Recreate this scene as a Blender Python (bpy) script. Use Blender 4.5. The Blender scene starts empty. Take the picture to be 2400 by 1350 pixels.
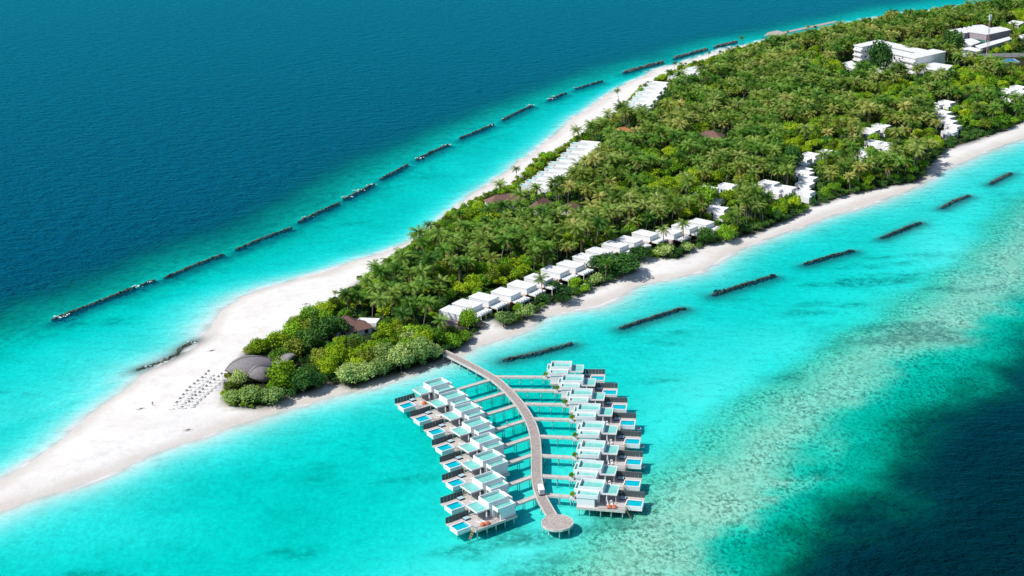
import bpy, math, random
import numpy as np
from mathutils import Matrix, Vector

random.seed(7)
RNG = np.random.default_rng(11)
SC = bpy.context.scene
COL = SC.collection
PI = math.pi

# ------------------------------------------------------------------ camera, sky, sun, exposure
FPX, PITCH, ROLL, CAM_H = 3400.0, math.radians(20.0), math.radians(-2.0), 200.0
_c, _s = math.cos(ROLL), math.sin(ROLL)
_fw = Vector((0, math.cos(PITCH), -math.sin(PITCH)))
_up0 = Vector((0, math.sin(PITCH), math.cos(PITCH)))
_rt0 = Vector((1, 0, 0))
_rt = _rt0 * _c + _up0 * _s
_up = _rt0 * -_s + _up0 * _c
cam = bpy.data.objects.new('camera', bpy.data.cameras.new('camera'))
COL.objects.link(cam)
cam.data.sensor_width = 36.0
cam.data.lens = 36.0 * FPX / 2400.0
cam.data.clip_start, cam.data.clip_end = 1.0, 90000.0
M3 = Matrix((_rt, _up, -_fw)).transposed()
cam.matrix_world = Matrix.Translation((0, 0, CAM_H)) @ M3.to_4x4()
SC.camera = cam

SUN_EL, SUN_DIR = math.radians(50.0), Vector((-0.93, -0.37, 0)).normalized()
w = bpy.data.worlds.new('World'); SC.world = w; w.use_nodes = True
nt = w.node_tree; nt.nodes.clear()
sky = nt.nodes.new('ShaderNodeTexSky'); sky.sky_type = 'NISHITA'; sky.sun_disc = False
sky.sun_elevation = SUN_EL; sky.sun_rotation = math.atan2(SUN_DIR.x, SUN_DIR.y) % (2 * PI)
sky.air_density, sky.dust_density, sky.ozone_density = 1.0, 0.6, 1.0
bg = nt.nodes.new('ShaderNodeBackground'); bg.inputs[1].default_value = 0.12
wo = nt.nodes.new('ShaderNodeOutputWorld')
nt.links.new(sky.outputs[0], bg.inputs[0]); nt.links.new(bg.outputs[0], wo.inputs[0])
sun = bpy.data.objects.new('sun', bpy.data.lights.new('sun', 'SUN')); COL.objects.link(sun)
sun.data.energy, sun.data.angle, sun.data.color = 4.65, math.radians(0.53), (1.0, 0.955, 0.88)
_L = Vector((SUN_DIR.x * math.cos(SUN_EL), SUN_DIR.y * math.cos(SUN_EL), math.sin(SUN_EL)))
sun.rotation_euler = _L.to_track_quat('Z', 'Y').to_euler()
sun.location = (-300, 100, 500)
SC.view_settings.view_transform = 'Standard'; SC.view_settings.look = 'None'
SC.view_settings.exposure = 0.0; SC.view_settings.gamma = 1.0; SC.view_settings.use_curve_mapping = False
SC.cycles.max_bounces = 6; SC.cycles.diffuse_bounces = 2; SC.cycles.glossy_bounces = 2
SC.cycles.transparent_max_bounces = 12; SC.cycles.transmission_bounces = 2

# ------------------------------------------------------------------ helpers
def G(px, py, z=0.0):
    """survey: the ground point (at height z) that the photograph shows at a pixel"""
    x = (px - 1200) / FPX; y = -(py - 675) / FPX
    d = _rt * x + _up * y + _fw
    t = (z - CAM_H) / d.z
    return np.array([d.x * t, d.y * t])

def PX(x, y, z=0.0):
    v = Vector((x, y, z - CAM_H))
    f = v.dot(_fw)
    return 1200 + FPX * v.dot(_rt) / f, 675 - FPX * v.dot(_up) / f

def GL(pts, z=0.0): return np.array([G(p[0], p[1], z) for p in pts])

def smooth(a, b, x):
    t = np.clip((np.asarray(x, float) - a) / (b - a), 0, 1)
    return t * t * (3 - 2 * t)

_perm = np.random.default_rng(5).random((256, 256))
def vnoise(x, y):
    x = np.asarray(x, float); y = np.asarray(y, float)
    xi = np.floor(x).astype(int); yi = np.floor(y).astype(int)
    fx, fy = x - xi, y - yi
    fx, fy = fx * fx * (3 - 2 * fx), fy * fy * (3 - 2 * fy)
    g = lambda i, j: _perm[i & 255, j & 255]
    return (g(xi, yi) * (1 - fx) + g(xi + 1, yi) * fx) * (1 - fy) + (g(xi, yi + 1) * (1 - fx) + g(xi + 1, yi + 1) * fx) * fy
def fbm(x, y, o=4):
    s = 0; a = .5
    for i in range(o):
        s = s + a * vnoise(np.asarray(x) * 2 ** i + 17 * i, np.asarray(y) * 2 ** i + 31 * i); a *= .5
    return s / (1 - .5 ** o)

def seg_dist(P, line, closed=False):
    """distance and side (+ left of travel) of points P to a polyline"""
    A = np.asarray(line)
    B = np.roll(A, -1, 0) if closed else A[1:]
    A = A if closed else A[:-1]
    best = np.full(len(P), 1e18); side = np.ones(len(P))
    for a, b in zip(A, B):
        ab = b - a
        t = np.clip(((P - a) @ ab) / max(ab @ ab, 1e-9), 0, 1)
        q = P - (a + t[:, None] * ab)
        d = (q * q).sum(1)
        cr = ab[0] * (P[:, 1] - a[1]) - ab[1] * (P[:, 0] - a[0])
        m = d < best
        best[m] = d[m]; side[m] = np.sign(cr[m])
    return np.sqrt(best), side

def inside(P, poly):
    A = np.asarray(poly); B = np.roll(A, -1, 0)
    c = np.zeros(len(P), bool)
    for a, b in zip(A, B):
        if a[1] == b[1]: continue
        m = ((a[1] > P[:, 1]) != (b[1] > P[:, 1])) & (P[:, 0] < (b[0] - a[0]) * (P[:, 1] - a[1]) / (b[1] - a[1]) + a[0])
        c ^= m
    return c

def sd_poly(P, poly):
    d, _ = seg_dist(P, poly, True)
    return np.where(inside(P, poly), d, -d)

class MB:
    """collects shapes that become ONE mesh object"""
    def __init__(s, m=1): s.v = []; s.f = []; s.m = m
    def add(s, vs, fs):
        n = len(s.v)
        s.v += [(x * s.m, y, z) for x, y, z in vs]
        s.f += [tuple(n + i for i in (f if s.m > 0 else f[::-1])) for f in fs]
        return s
    def box(s, x0, x1, y0, y1, z0, z1):
        v = [(x0, y0, z0), (x1, y0, z0), (x1, y1, z0), (x0, y1, z0), (x0, y0, z1), (x1, y0, z1), (x1, y1, z1), (x0, y1, z1)]
        return s.add(v, [(0, 3, 2, 1), (4, 5, 6, 7), (0, 1, 5, 4), (1, 2, 6, 5), (2, 3, 7, 6), (3, 0, 4, 7)])
    def tray(s, x0, x1, y0, y1, z0, z1, t, d, floor=True):
        """block whose top is recessed by d inside a rim of width t"""
        v = [(x0, y0, z0), (x1, y0, z0), (x1, y1, z0), (x0, y1, z0), (x0, y0, z1), (x1, y0, z1), (x1, y1, z1), (x0, y1, z1)]
        v += [(x0 + t, y0 + t, z1), (x1 - t, y0 + t, z1), (x1 - t, y1 - t, z1), (x0 + t, y1 - t, z1)]
        v += [(x0 + t, y0 + t, z1 - d), (x1 - t, y0 + t, z1 - d), (x1 - t, y1 - t, z1 - d), (x0 + t, y1 - t, z1 - d)]
        f = [(0, 3, 2, 1), (0, 1, 5, 4), (1, 2, 6, 5), (2, 3, 7, 6), (3, 0, 4, 7)]
        for i in range(4):
            j = (i + 1) % 4
            f += [(4 + i, 4 + j, 8 + j, 8 + i), (8 + i, 8 + j, 12 + j, 12 + i)]
        if floor: f.append((12, 13, 14, 15))
        return s.add(v, f)
    def tube(s, path, r, n=6, cap=True):
        path = [Vector(p) for p in path]
        r = r if hasattr(r, '__len__') else [r] * len(path)
        vs, fs = [], []
        for i, p in enumerate(path):
            d = (path[min(i + 1, len(path) - 1)] - path[max(i - 1, 0)]).normalized()
            a = d.orthogonal().normalized() if abs(d.z) < .99 else Vector((1, 0, 0))
            if abs(d.z) < .99: a = d.cross(Vector((0, 0, 1))).normalized()
            b = d.cross(a)
            for k in range(n):
                q = p + (a * math.cos(2 * PI * k / n) + b * math.sin(2 * PI * k / n)) * r[i]
                vs.append(tuple(q))
        for i in range(len(path) - 1):
            for k in range(n):
                fs.append((i * n + k, i * n + (k + 1) % n, (i + 1) * n + (k + 1) % n, (i + 1) * n + k))
        if cap:
            fs.append(tuple(range(n))[::-1]); fs.append(tuple((len(path) - 1) * n + k for k in range(n)))
        return s.add(vs, fs)
    def prism(s, pts, z0, z1):
        n = len(pts)
        v = [(x, y, z0) for x, y in pts] + [(x, y, z1) for x, y in pts]
        f = [tuple(range(n))[::-1], tuple(range(n, 2 * n))] + [(i, (i + 1) % n, n + (i + 1) % n, n + i) for i in range(n)]
        return s.add(v, f)
    def strip(s, line, w0, w1, z0, z1):
        """slab along a plan polyline from offset w0 to w1 (left positive)"""
        L = np.asarray(line); n = len(L)
        T = np.gradient(L, axis=0); T /= np.linalg.norm(T, axis=1)[:, None]
        N = np.stack([-T[:, 1], T[:, 0]], 1)
        a, b = L + N * w0, L + N * w1
        v = []
        for i in range(n):
            v += [(*a[i], z0), (*b[i], z0), (*b[i], z1), (*a[i], z1)]
        f = []
        for i in range(n - 1):
            p, q = 4 * i, 4 * i + 4
            f += [(p + 3, q + 3, q + 2, p + 2), (p, p + 1, q + 1, q), (p, q, q + 3, p + 3), (p + 1, p + 2, q + 2, q + 1)]
        f += [(0, 3, 2, 1), (4 * n - 4, 4 * n - 3, 4 * n - 2, 4 * n - 1)]
        return s.add(v, f)
    def mesh(s, name, mat, smooth_=False):
        me = bpy.data.meshes.new(name); me.from_pydata(s.v, [], s.f); me.update()
        if mat: me.materials.append(mat)
        if smooth_: me.polygons.foreach_set('use_smooth', [True] * len(me.polygons))
        return me
    def obj(s, name, mat, parent=None, smooth_=False):
        return link(name, s.mesh(name, mat, smooth_), parent)

def link(name, me, parent=None):
    o = bpy.data.objects.new(name, me); COL.objects.link(o)
    if parent is not None: o.parent = parent
    return o

def tag(o, label=None, cat=None, group=None, kind=None):
    if label: o['label'] = label
    if cat: o['category'] = cat
    if group: o['group'] = group
    if kind: o['kind'] = kind
    return o

def thing(name, label, cat, loc=(0, 0, 0), rz=0.0, group=None):
    o = bpy.data.objects.new(name, None); COL.objects.link(o)
    o.empty_display_size = 1; o.location = loc; o.rotation_euler = (0, 0, rz)
    return tag(o, label, cat, group)

def copy_tree(o, parent=None):
    c = o.copy(); COL.objects.link(c)
    if parent is not None: c.parent = parent
    for ch in CHILD.get(o.name, None) or [x for x in o.children]: copy_tree(ch, c)
    return c
CHILD = {}

ORD = ['first', 'second', 'third', 'fourth', 'fifth', 'sixth', 'seventh', 'eighth', 'ninth', 'tenth', 'eleventh', 'twelfth',
       'thirteenth', 'fourteenth', 'fifteenth', 'sixteenth']

# ------------------------------------------------------------------ materials
def node(nt, t, **kw):
    n = nt.nodes.new(t)
    for k, v in kw.items():
        if k.startswith('i_'):
            key = k[2:]; key = int(key) if key.isdigit() else key.replace('_', ' ')
            n.inputs[key].default_value = v
        else: setattr(n, k, v)
    return n

def base_mat(name):
    m = bpy.data.materials.new(name); m.use_nodes = True
    nt = m.node_tree; nt.nodes.clear()
    out = nt.nodes.new('ShaderNodeOutputMaterial')
    return m, nt, out

def mat(name, col, rough=0.6, col2=None, scale=1.0, detail=3, bump=0.0, spec=0.3, stretch=None, rnd=0.0):
    """principled surface, colour varied between col and col2 by object-space noise"""
    m, nt, out = base_mat(name)
    p = node(nt, 'ShaderNodeBsdfPrincipled'); p.inputs['Roughness'].default_value = rough
    p.inputs['Specular IOR Level'].default_value = spec
    nt.links.new(p.outputs[0], out.inputs[0])
    col2 = col2 or tuple(c * 0.86 for c in col)
    tc = node(nt, 'ShaderNodeTexCoord'); src = tc.outputs['Object']
    if stretch:
        mp = node(nt, 'ShaderNodeMapping'); mp.inputs['Scale'].default_value = stretch
        nt.links.new(src, mp.inputs[0]); src = mp.outputs[0]
    nz = node(nt, 'ShaderNodeTexNoise'); nz.inputs['Scale'].default_value = scale; nz.inputs['Detail'].default_value = detail
    nt.links.new(src, nz.inputs['Vector'])
    mx = node(nt, 'ShaderNodeMix', data_type='RGBA')
    rp = node(nt, 'ShaderNodeMapRange'); rp.inputs[1].default_value = .35; rp.inputs[2].default_value = .65
    nt.links.new(nz.outputs[0], rp.inputs[0]); nt.links.new(rp.outputs[0], mx.inputs[0])
    mx.inputs[6].default_value = (*col, 1); mx.inputs[7].default_value = (*col2, 1)
    res = mx.outputs[2]
    if rnd:
        oi = node(nt, 'ShaderNodeObjectInfo')
        mr = node(nt, 'ShaderNodeMapRange'); mr.inputs[3].default_value = 1 - rnd; mr.inputs[4].default_value = 1 + rnd
        nt.links.new(oi.outputs['Random'], mr.inputs[0])
        hv = node(nt, 'ShaderNodeHueSaturation'); nt.links.new(mr.outputs[0], hv.inputs['Value'])
        nt.links.new(res, hv.inputs['Color']); res = hv.outputs[0]
    nt.links.new(res, p.inputs['Base Color'])
    if bump:
        b = node(nt, 'ShaderNodeBump'); b.inputs['Strength'].default_value = bump; b.inputs['Distance'].default_value = .05
        nt.links.new(nz.outputs[0], b.inputs['Height']); nt.links.new(b.outputs[0], p.inputs['Normal'])
    return m

def leaf_mat(name, cols, val=0.35, hue=0.02, patch=0.35, transl=0.25):
    """foliage: per-plant variation plus clumps; some light comes through the leaf"""
    m, nt, out = base_mat(name)
    oi = node(nt, 'ShaderNodeObjectInfo'); tc = node(nt, 'ShaderNodeTexCoord')
    nz = node(nt, 'ShaderNodeTexNoise'); nz.inputs['Scale'].default_value = patch; nz.inputs['Detail'].default_value = 2
    nt.links.new(tc.outputs['Object'], nz.inputs['Vector'])
    ad = node(nt, 'ShaderNodeMath', operation='MULTIPLY_ADD'); ad.inputs[1].default_value = .55; ad.inputs[2].default_value = -.1
    nt.links.new(oi.outputs['Random'], ad.inputs[0])
    a2 = node(nt, 'ShaderNodeMath', operation='MULTIPLY_ADD'); a2.inputs[1].default_value = .75
    nt.links.new(nz.outputs[0], a2.inputs[0]); nt.links.new(ad.outputs[0], a2.inputs[2])
    cr = node(nt, 'ShaderNodeValToRGB'); cr.color_ramp.interpolation = 'LINEAR'
    el = cr.color_ramp.elements
    while len(el) < len(cols): el.new(.5)
    for i, c in enumerate(cols):
        el[i].position = .2 + .6 * i / (len(cols) - 1); el[i].color = (*c, 1)
    nt.links.new(a2.outputs[0], cr.inputs[0])
    df = node(nt, 'ShaderNodeBsdfPrincipled'); df.inputs['Roughness'].default_value = .45; df.inputs['Specular IOR Level'].default_value = .22
    tr = node(nt, 'ShaderNodeBsdfTranslucent')
    nt.links.new(cr.outputs[0], df.inputs['Base Color']); nt.links.new(cr.outputs[0], tr.inputs[0])
    mx = node(nt, 'ShaderNodeMixShader'); mx.inputs[0].default_value = transl
    nt.links.new(df.outputs[0], mx.inputs[1]); nt.links.new(tr.outputs[0], mx.inputs[2])
    nt.links.new(mx.outputs[0], out.inputs[0])
    return m

WHITE = mat('white_plaster', (.83, .83, .83), .55, (.77, .78, .79), .6)
WHITE2 = mat('white_roof_paint', (.82, .82, .83), .6, (.70, .71, .73), .35, 4)
MEMBRANE = mat('pale_green_roof', (.215, .585, .52), .7, (.15, .49, .455), .7, 4)
TRIM = mat('cream_trim', (.74, .70, .62), .6)
DECKWOOD = mat('grey_timber', (.62, .575, .545), .75, (.45, .41, .385), 2.0, 4, .3, stretch=(.35, 3, 1))
JETTYWOOD = mat('weathered_timber', (.50, .44, .405), .8, (.33, .285, .265), 1.6, 5, .3)
KERB = mat('pale_timber', (.62, .58, .54), .7, (.50, .46, .42), 1.0)
PILE = mat('pale_concrete', (.60, .62, .60), .7, (.36, .42, .40), 1.5)
FENCE = mat('charcoal_timber', (.115, .135, .14), .7, (.07, .085, .09), 3, stretch=(6, 6, .6))
FENCEL = mat('fence_rail', (.30, .30, .30), .7)
GLASS = mat('dark_glass', (.012, .03, .045), .08, (.02, .04, .055), .5, spec=.6)
POOLT = mat('pool_tile', (.0, .40, .55), .35, (.0, .32, .50), 1.5)
POOLW = mat('pool_water', (.0, .50, .585), .3, (.0, .42, .53), 1.1, spec=.15, bump=.15)
ORANGE = mat('orange_fabric', (.75, .16, .05), .8)
CANVAS = mat('white_canvas', (.8, .8, .8), .8)
DARKF = mat('dark_fabric', (.05, .06, .09), .8)
BLUEF = mat('pale_blue_fabric', (.42, .60, .66), .8)
THATCH = mat('grey_thatch', (.30, .275, .29), .95, (.19, .17, .18), 3.0, 6, .35)
SHINGLE = mat('brown_shingle', (.23, .125, .105), .85, (.15, .085, .075), 1.3, 5, .4)
ORROOF = mat('orange_tile', (.55, .20, .09), .8, (.42, .15, .07), 1)
CONC = mat('grey_concrete', (.42, .42, .43), .8, (.34, .34, .36), .5)
LILAC = mat('lilac_cladding', (.42, .36, .40), .7, (.36, .31, .35), .3)
TEALW = mat('teal_board', (.06, .24, .24), .7)
ROCK = mat('reef_rock', (.11, .105, .09), .9, (.022, .026, .023), .6, 5, .6)
ROCKD = mat('wet_rock', (.055, .055, .048), .8, (.014, .017, .016), .6, 5, .6)
ROCK2 = mat('dry_rock', (.20, .185, .165), .9, (.05, .05, .045), .7, 5, .6)
STEEL = mat('painted_steel', (.62, .58, .58), .5)
REDST = mat('red_paint', (.55, .07, .05), .5); MASTR = mat('faded_red_paint', (.50, .28, .27), .6)
BARK = mat('palm_bark', (.26, .22, .18), .9, (.15, .12, .10), 3)
BARKD = mat('grey_bark', (.16, .13, .10), .9, (.09, .075, .06), 3)
SKIN = mat('skin', (.42, .25, .17), .6)
HAIR = mat('dark_hair', (.03, .02, .015), .7)
RUBBER = mat('black_rubber', (.02, .02, .02), .8)
BROWNDOOR = mat('brown_door', (.16, .055, .03), .6)
BAMBOO = mat('tan_timber', (.52, .36, .17), .7, (.34, .22, .10), 2)
BLUEP = mat('blue_pool', (.02, .28, .70), .15, (.01, .22, .6), .5)

LEAF = {
    'lime': leaf_mat('lime_leaves', [(0.139, 0.253, 0.006), (0.293, 0.463, 0.010), (0.455, 0.601, 0.020)]),
    'mid': leaf_mat('green_leaves', [(0.060, 0.161, 0.011), (0.161, 0.361, 0.014), (0.301, 0.532, 0.025)]),
    'dark': leaf_mat('dark_leaves', [(0.019, 0.073, 0.014), (0.051, 0.160, 0.027), (0.112, 0.243, 0.034)]),
    'grey': leaf_mat('grey_green_leaves', [(0.131, 0.230, 0.062), (0.276, 0.419, 0.105), (0.472, 0.600, 0.183)]),
    'olive': leaf_mat('olive_leaves', [(0.073, 0.122, 0.010), (0.171, 0.244, 0.020), (0.293, 0.366, 0.036)]),
    'dry': leaf_mat('bare_twigs', [(0.130, 0.111, 0.091), (0.260, 0.221, 0.195)]),
}
PALMS_M = {'olive': leaf_mat('olive_fronds', [(0.032, 0.085, 0.007), (0.095, 0.193, 0.014), (0.174, 0.284, 0.032), (0.310, 0.384, 0.090)], patch=.25, transl=.2),
           'green': leaf_mat('green_fronds', [(0.020, 0.077, 0.007), (0.059, 0.177, 0.013), (0.124, 0.277, 0.025), (0.217, 0.354, 0.054)], patch=.25, transl=.2),
           'golden': leaf_mat('golden_fronds', [(0.081, 0.123, 0.011), (0.187, 0.255, 0.029), (0.310, 0.361, 0.063), (0.462, 0.446, 0.125)], patch=.25, transl=.2)}
PALM = PALMS_M['olive']
PALMDRY = leaf_mat('dry_fronds', [(.22, .13, .03), (.34, .22, .06)], transl=.3)

# ------------------------------------------------------------------ the plan of the island (surveyed outlines)
COAST_OCEAN = [(-420, 1290), (-200, 1205), (0, 1128), (44, 1101), (96, 1068), (133, 1041), (164, 1017), (200, 988), (240, 959), (284, 923), (329, 883),
    (351, 868), (391, 850), (427, 835), (455, 815), (480, 790), (500, 757), (532, 722), (575, 694), (630, 676), (684, 662), (753, 642), (840, 612), (905, 590),
    (961, 566), (1010, 536), (1060, 496), (1100, 462), (1132, 440), (1187, 405), (1220, 380), (1250, 355), (1285, 330), (1317, 305), (1350, 272),
    (1387, 252), (1420, 227), (1450, 205), (1485, 190), (1505, 180), (1531, 165), (1565, 155), (1600, 145), (1657, 127), (1703, 113), (1750, 104), (1797, 93),
    (1855, 84), (1890, 74), (1960, 61), (2023, 45), (2113, 31), (2161, 26), (2232, 16), (2339, 3), (2450, -14), (2700, -60)]
COAST_LAGOON = [(2700, 190), (2560, 245), (2400, 322), (2350, 338), (2303, 357), (2256, 379), (2210, 398), (2175, 420), (2150, 433), (2102, 456), (2048, 475),
    (1967, 498), (1885, 526), (1777, 563), (1720, 588), (1683, 606), (1643, 631), (1581, 650), (1535, 659), (1489, 671), (1449, 691), (1427, 704),
    (1396, 717), (1335, 726), (1288, 738), (1257, 753), (1214, 777), (1165, 798), (1113, 812), (1075, 832), (1033, 850), (983, 868), (933, 884), (883, 901), (820, 914),
    (767, 928), (733, 938), (677, 954), (633, 971), (578, 990), (489, 1019), (427, 1039), (356, 1062), (293, 1097), (222, 1123), (147, 1147), (58, 1178), (0, 1200), (-200, 1268), (-420, 1345)]
COAST = GL(COAST_OCEAN + COAST_LAGOON)
VEG_L = [(513, 958), (513, 940), (530, 905), (560, 870), (567, 842), (585, 822), (633, 806), (663, 792), (680, 773), (703, 750), (735, 733), (770, 720), (805, 705),
    (830, 672), (880, 640), (940, 597), (980, 572), (1040, 515), (1085, 493), (1110, 470), (1140, 455), (1170, 447), (1203, 424), (1220, 402), (1253, 370), (1303, 345),
    (1338, 320), (1372, 309), (1402, 282), (1444, 257), (1472, 228), (1492, 206), (1527, 186), (1542, 180), (1585, 166), (1625, 150), (1668, 142), (1683, 130), (1748, 112),
    (1785, 105), (1845, 92), (1890, 82), (1937, 74), (2030, 52), (2120, 38), (2240, 24), (2400, -2), (2690, -50)]
VEG_R = [(2690, 180), (2540, 236), (2400, 290), (2341, 318), (2303, 330), (2253, 345), (2220, 357), (2194, 381), (2172, 415), (2144, 429), (2113, 436), (2066, 448), (2028, 457),
    (1983, 466), (1943, 483), (1900, 492), (1895, 502), (1875, 512), (1837, 527), (1774, 550), (1680, 578), (1637, 590), (1597, 613), (1550, 613), (1516, 609), (1495, 646), (1458, 653),
    (1424, 674), (1359, 702), (1319, 717), (1288, 720), (1261, 742), (1214, 767), (1177, 773), (1143, 754), (1134, 773), (1103, 804), (1066, 825), (1030, 850),
    (985, 865), (930, 882), (880, 897), (830, 912), (790, 907), (765, 907), (730, 925), (690, 935), (640, 957), (600, 965), (555, 965)]
VEG_L = [(x, y + 11 * (1100 < x < 1580)) for x, y in VEG_L]
VEG = GL(VEG_L + VEG_R)
VEGL_LINE = GL(VEG_L)
BREAK_LINE = GL([(-500, 960), (-150, 850), (120, 748), (363, 656), (523, 595), (683, 533), (795, 475), (876, 430), (955, 385), (1055, 337), (1157, 290), (1250, 245), (1328, 216),
    (1413, 188), (1555, 145), (1660, 113), (1727, 98), (1850, 72), (1960, 50), (2100, 20), (2339, -10), (2700, -70)])
CREST = GL([(2700, 330), (2520, 490), (2400, 610), (2330, 700), (2200, 790), (2060, 890), (1960, 955), (1830, 1055), (1700, 1150), (1580, 1245), (1480, 1350), (1330, 1500), (1200, 1700)])

def fields(P):
    """plan fields for points P (n,2): height of the ground, plus cover masks"""
    x, y = P[:, 0], P[:, 1]
    dI = sd_poly(P, COAST) + (fbm(x / 14, y / 14, 3) - .5) * 3.0
    veg = sd_poly(P, VEG)
    dl, sl = seg_dist(P, BREAK_LINE); sl = dl * sl          # + = out to sea
    dr, sr = seg_dist(P, CREST); sr = dr * sr               # travelling towards the camera: + = seaward (east)
    n1 = fbm(x / 60 + 3, y / 60, 4) - .5
    n2 = fbm(x / 22 + 9, y / 22 + 4, 4) - .5
    ds = np.maximum(-dI, 0)
    west = sl > -70
    tipy = smooth(625, 520, y)
    lag = 0.05 + (2.25 + .5 * smooth(-34, -8, sl)) * (1 - np.exp(-(ds / np.where(west, 13 + 15 * tipy, 16 + 5 * tipy)) ** 1.6)) + (n1 * 2.4 + n2 * .3) * smooth(6, 45, ds)
    lag = np.maximum(lag, .05)
    # ocean side: flat as far as the breakwater, then the drop-off
    oc = smooth(-24, 8, sl + n2 * 10) * 1.3 + smooth(0, 46, sl + n1 * 16 + n2 * 14) * 10 + smooth(26, 70, sl + n1 * 16 + n2 * 14) * 30
    # lagoon side: back reef shoals to the crest, then the outer slope
    n3 = fbm(x / 8 + 60, y / 6 + 21, 3) - .5
    sr2 = sr + n1 * 22 + n2 * 16 + n3 * 20 * smooth(-5, 20, sr)
    crest = np.exp(-(np.minimum(sr2 + 4, 0) / 26) ** 2) * (sr2 < -4) + (sr2 >= -4) * np.exp(-((sr2 + 4) / 30) ** 2)
    out = smooth(4, 40, sr2) * 6.5 + smooth(20, 58, sr2) * 34
    back = np.exp(-((sr2 + 44) / 34) ** 2) * (1 - crest)
    dep = (lag * (1 - .84 * crest - .42 * back) + oc + out)
    hl = halo(P); dep = dep * (1 - hl) + .55 * hl

    app = np.where(dep < 2, dep, 2 + 3.2 * (1 - np.exp(-(dep - 2) / 12)))
    z = np.where(dI > 0, 1.5 * (1 - np.exp(-dI / 13)) + .25 * smooth(10, 40, dI) * (n2 + .5), -app * smooth(0, 3, ds) - .02 * ds.clip(0, 1))
    z = np.where(dI > 0, z, np.minimum(z, -.0))
    weed = smooth(.08, .26, fbm(x / 30 + 40, y / 13 + 2, 4) - .5) * smooth(18, 50, ds) * (sl < -6)
    return dict(dep=dep * smooth(0, 3, ds) * (dI <= 0), z=z, dI=dI, veg=veg, sl=sl, sr=sr2, crest=crest, back=back, weed=weed, n1=n1, n2=n2)

LEFT_BW = [((122, 748), (318, 672)), ((328, 668), (362, 656)), ((386, 650), (523, 595)), ((553, 584), (683, 533)), ((700, 519), (795, 475)), ((806, 466), (876, 431)),
    ((891, 419), (955, 385)), ((976, 373), (1054, 337)), ((1078, 323), (1156, 291)), ((1178, 280), (1249, 246)), ((1283, 234), (1328, 216)), ((1349, 207), (1412, 189)),
    ((1460, 170), (1554, 145)), ((1579, 136), (1658, 114)), ((1674, 110), (1728, 97))]
RIGHT_BW = [((1181, 843), (1340, 804)), ((1456, 767), (1604, 720)), ((1671, 690), (1816, 644)), ((1884, 618), (2000, 585)), ((2067, 556), (2158, 520)), ((2208, 486), (2272, 457)), ((2321, 430), (2371, 404))]
def halo(P):
    d = np.full(len(P), 1e9)
    for a, b in LEFT_BW + RIGHT_BW: d = np.minimum(d, seg_dist(P, GL([a, b]))[0])
    return np.exp(-(d / 3.2) ** 2)

def axis(parts):
    out = []
    for a, b, st in parts: out += list(np.arange(a, b, st))
    return np.array(out + [parts[-1][1]])

gx = np.concatenate([[-30000, -12000, -5000, -2500, -1400, -900, -700], axis([(-580, -240, 4.0), (-240, 240, 2.5), (240, 640, 4.0)]), [760, 950, 1500, 2600, 5000, 12000, 30000]])
gy = np.concatenate([[-20000, -6000, -2000, -600, 0, 150, 230], axis([(280, 640, 2.5), (640, 1000, 3.5), (1000, 1640, 6.0)]), [1750, 1950, 2300, 3000, 4500, 8000, 16000, 40000]])
XX, YY = np.meshgrid(gx, gy)
PP = np.stack([XX.ravel(), YY.ravel()], 1)
FD = fields(PP)

def grid_mesh(name, z, keep=None):
    ny, nx = len(gy), len(gx)
    idx = np.arange(nx * ny).reshape(ny, nx)
    q = np.stack([idx[:-1, :-1], idx[:-1, 1:], idx[1:, 1:], idx[1:, :-1]], -1).reshape(-1, 4)
    if keep is not None: q = q[keep[q].any(1)]
    me = bpy.data.meshes.new(name)
    me.vertices.add(nx * ny); me.vertices.foreach_set('co', np.stack([PP[:, 0], PP[:, 1], z], 1).astype(np.float32).ravel())
    me.loops.add(q.size); me.loops.foreach_set('vertex_index', q.ravel().astype(np.int32))
    me.polygons.add(len(q)); me.polygons.foreach_set('loop_start', np.arange(0, q.size, 4, dtype=np.int32))
    me.polygons.foreach_set('use_smooth', np.ones(len(q), bool))
    me.update(calc_edges=True); me.validate()
    return me
def vattr(me, name, val):
    a = me.attributes.new(name, 'FLOAT', 'POINT'); a.data.foreach_set('value', np.asarray(val, np.float32))

def height_at(x, y):
    f = fields(np.array([[x, y]])); return float(f['z'][0])

# ---- ground (sea bed, beach and forest floor): one sheet to the horizon
gme = grid_mesh('ground', FD['z'])
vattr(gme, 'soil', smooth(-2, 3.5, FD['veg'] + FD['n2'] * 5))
vattr(gme, 'reef', np.clip(FD['crest'] * 1.1 + FD['back'] * .22 + smooth(5, 40, FD['sr']), 0, 1) * (FD['dI'] < -4))
vattr(gme, 'weed', FD['weed'])
vattr(gme, 'wet', smooth(7.5, 0.2, FD['dI'] + FD['n2'] * 8) * (FD['dI'] > -2))
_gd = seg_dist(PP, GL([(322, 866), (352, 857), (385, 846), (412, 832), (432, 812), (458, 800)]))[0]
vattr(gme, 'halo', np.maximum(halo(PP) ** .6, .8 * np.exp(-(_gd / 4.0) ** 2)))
vattr(gme, 'outer', smooth(-26, 6, FD['sl']))
vattr(gme, 'under', smooth(-3, -14, FD['dI']))

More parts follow.
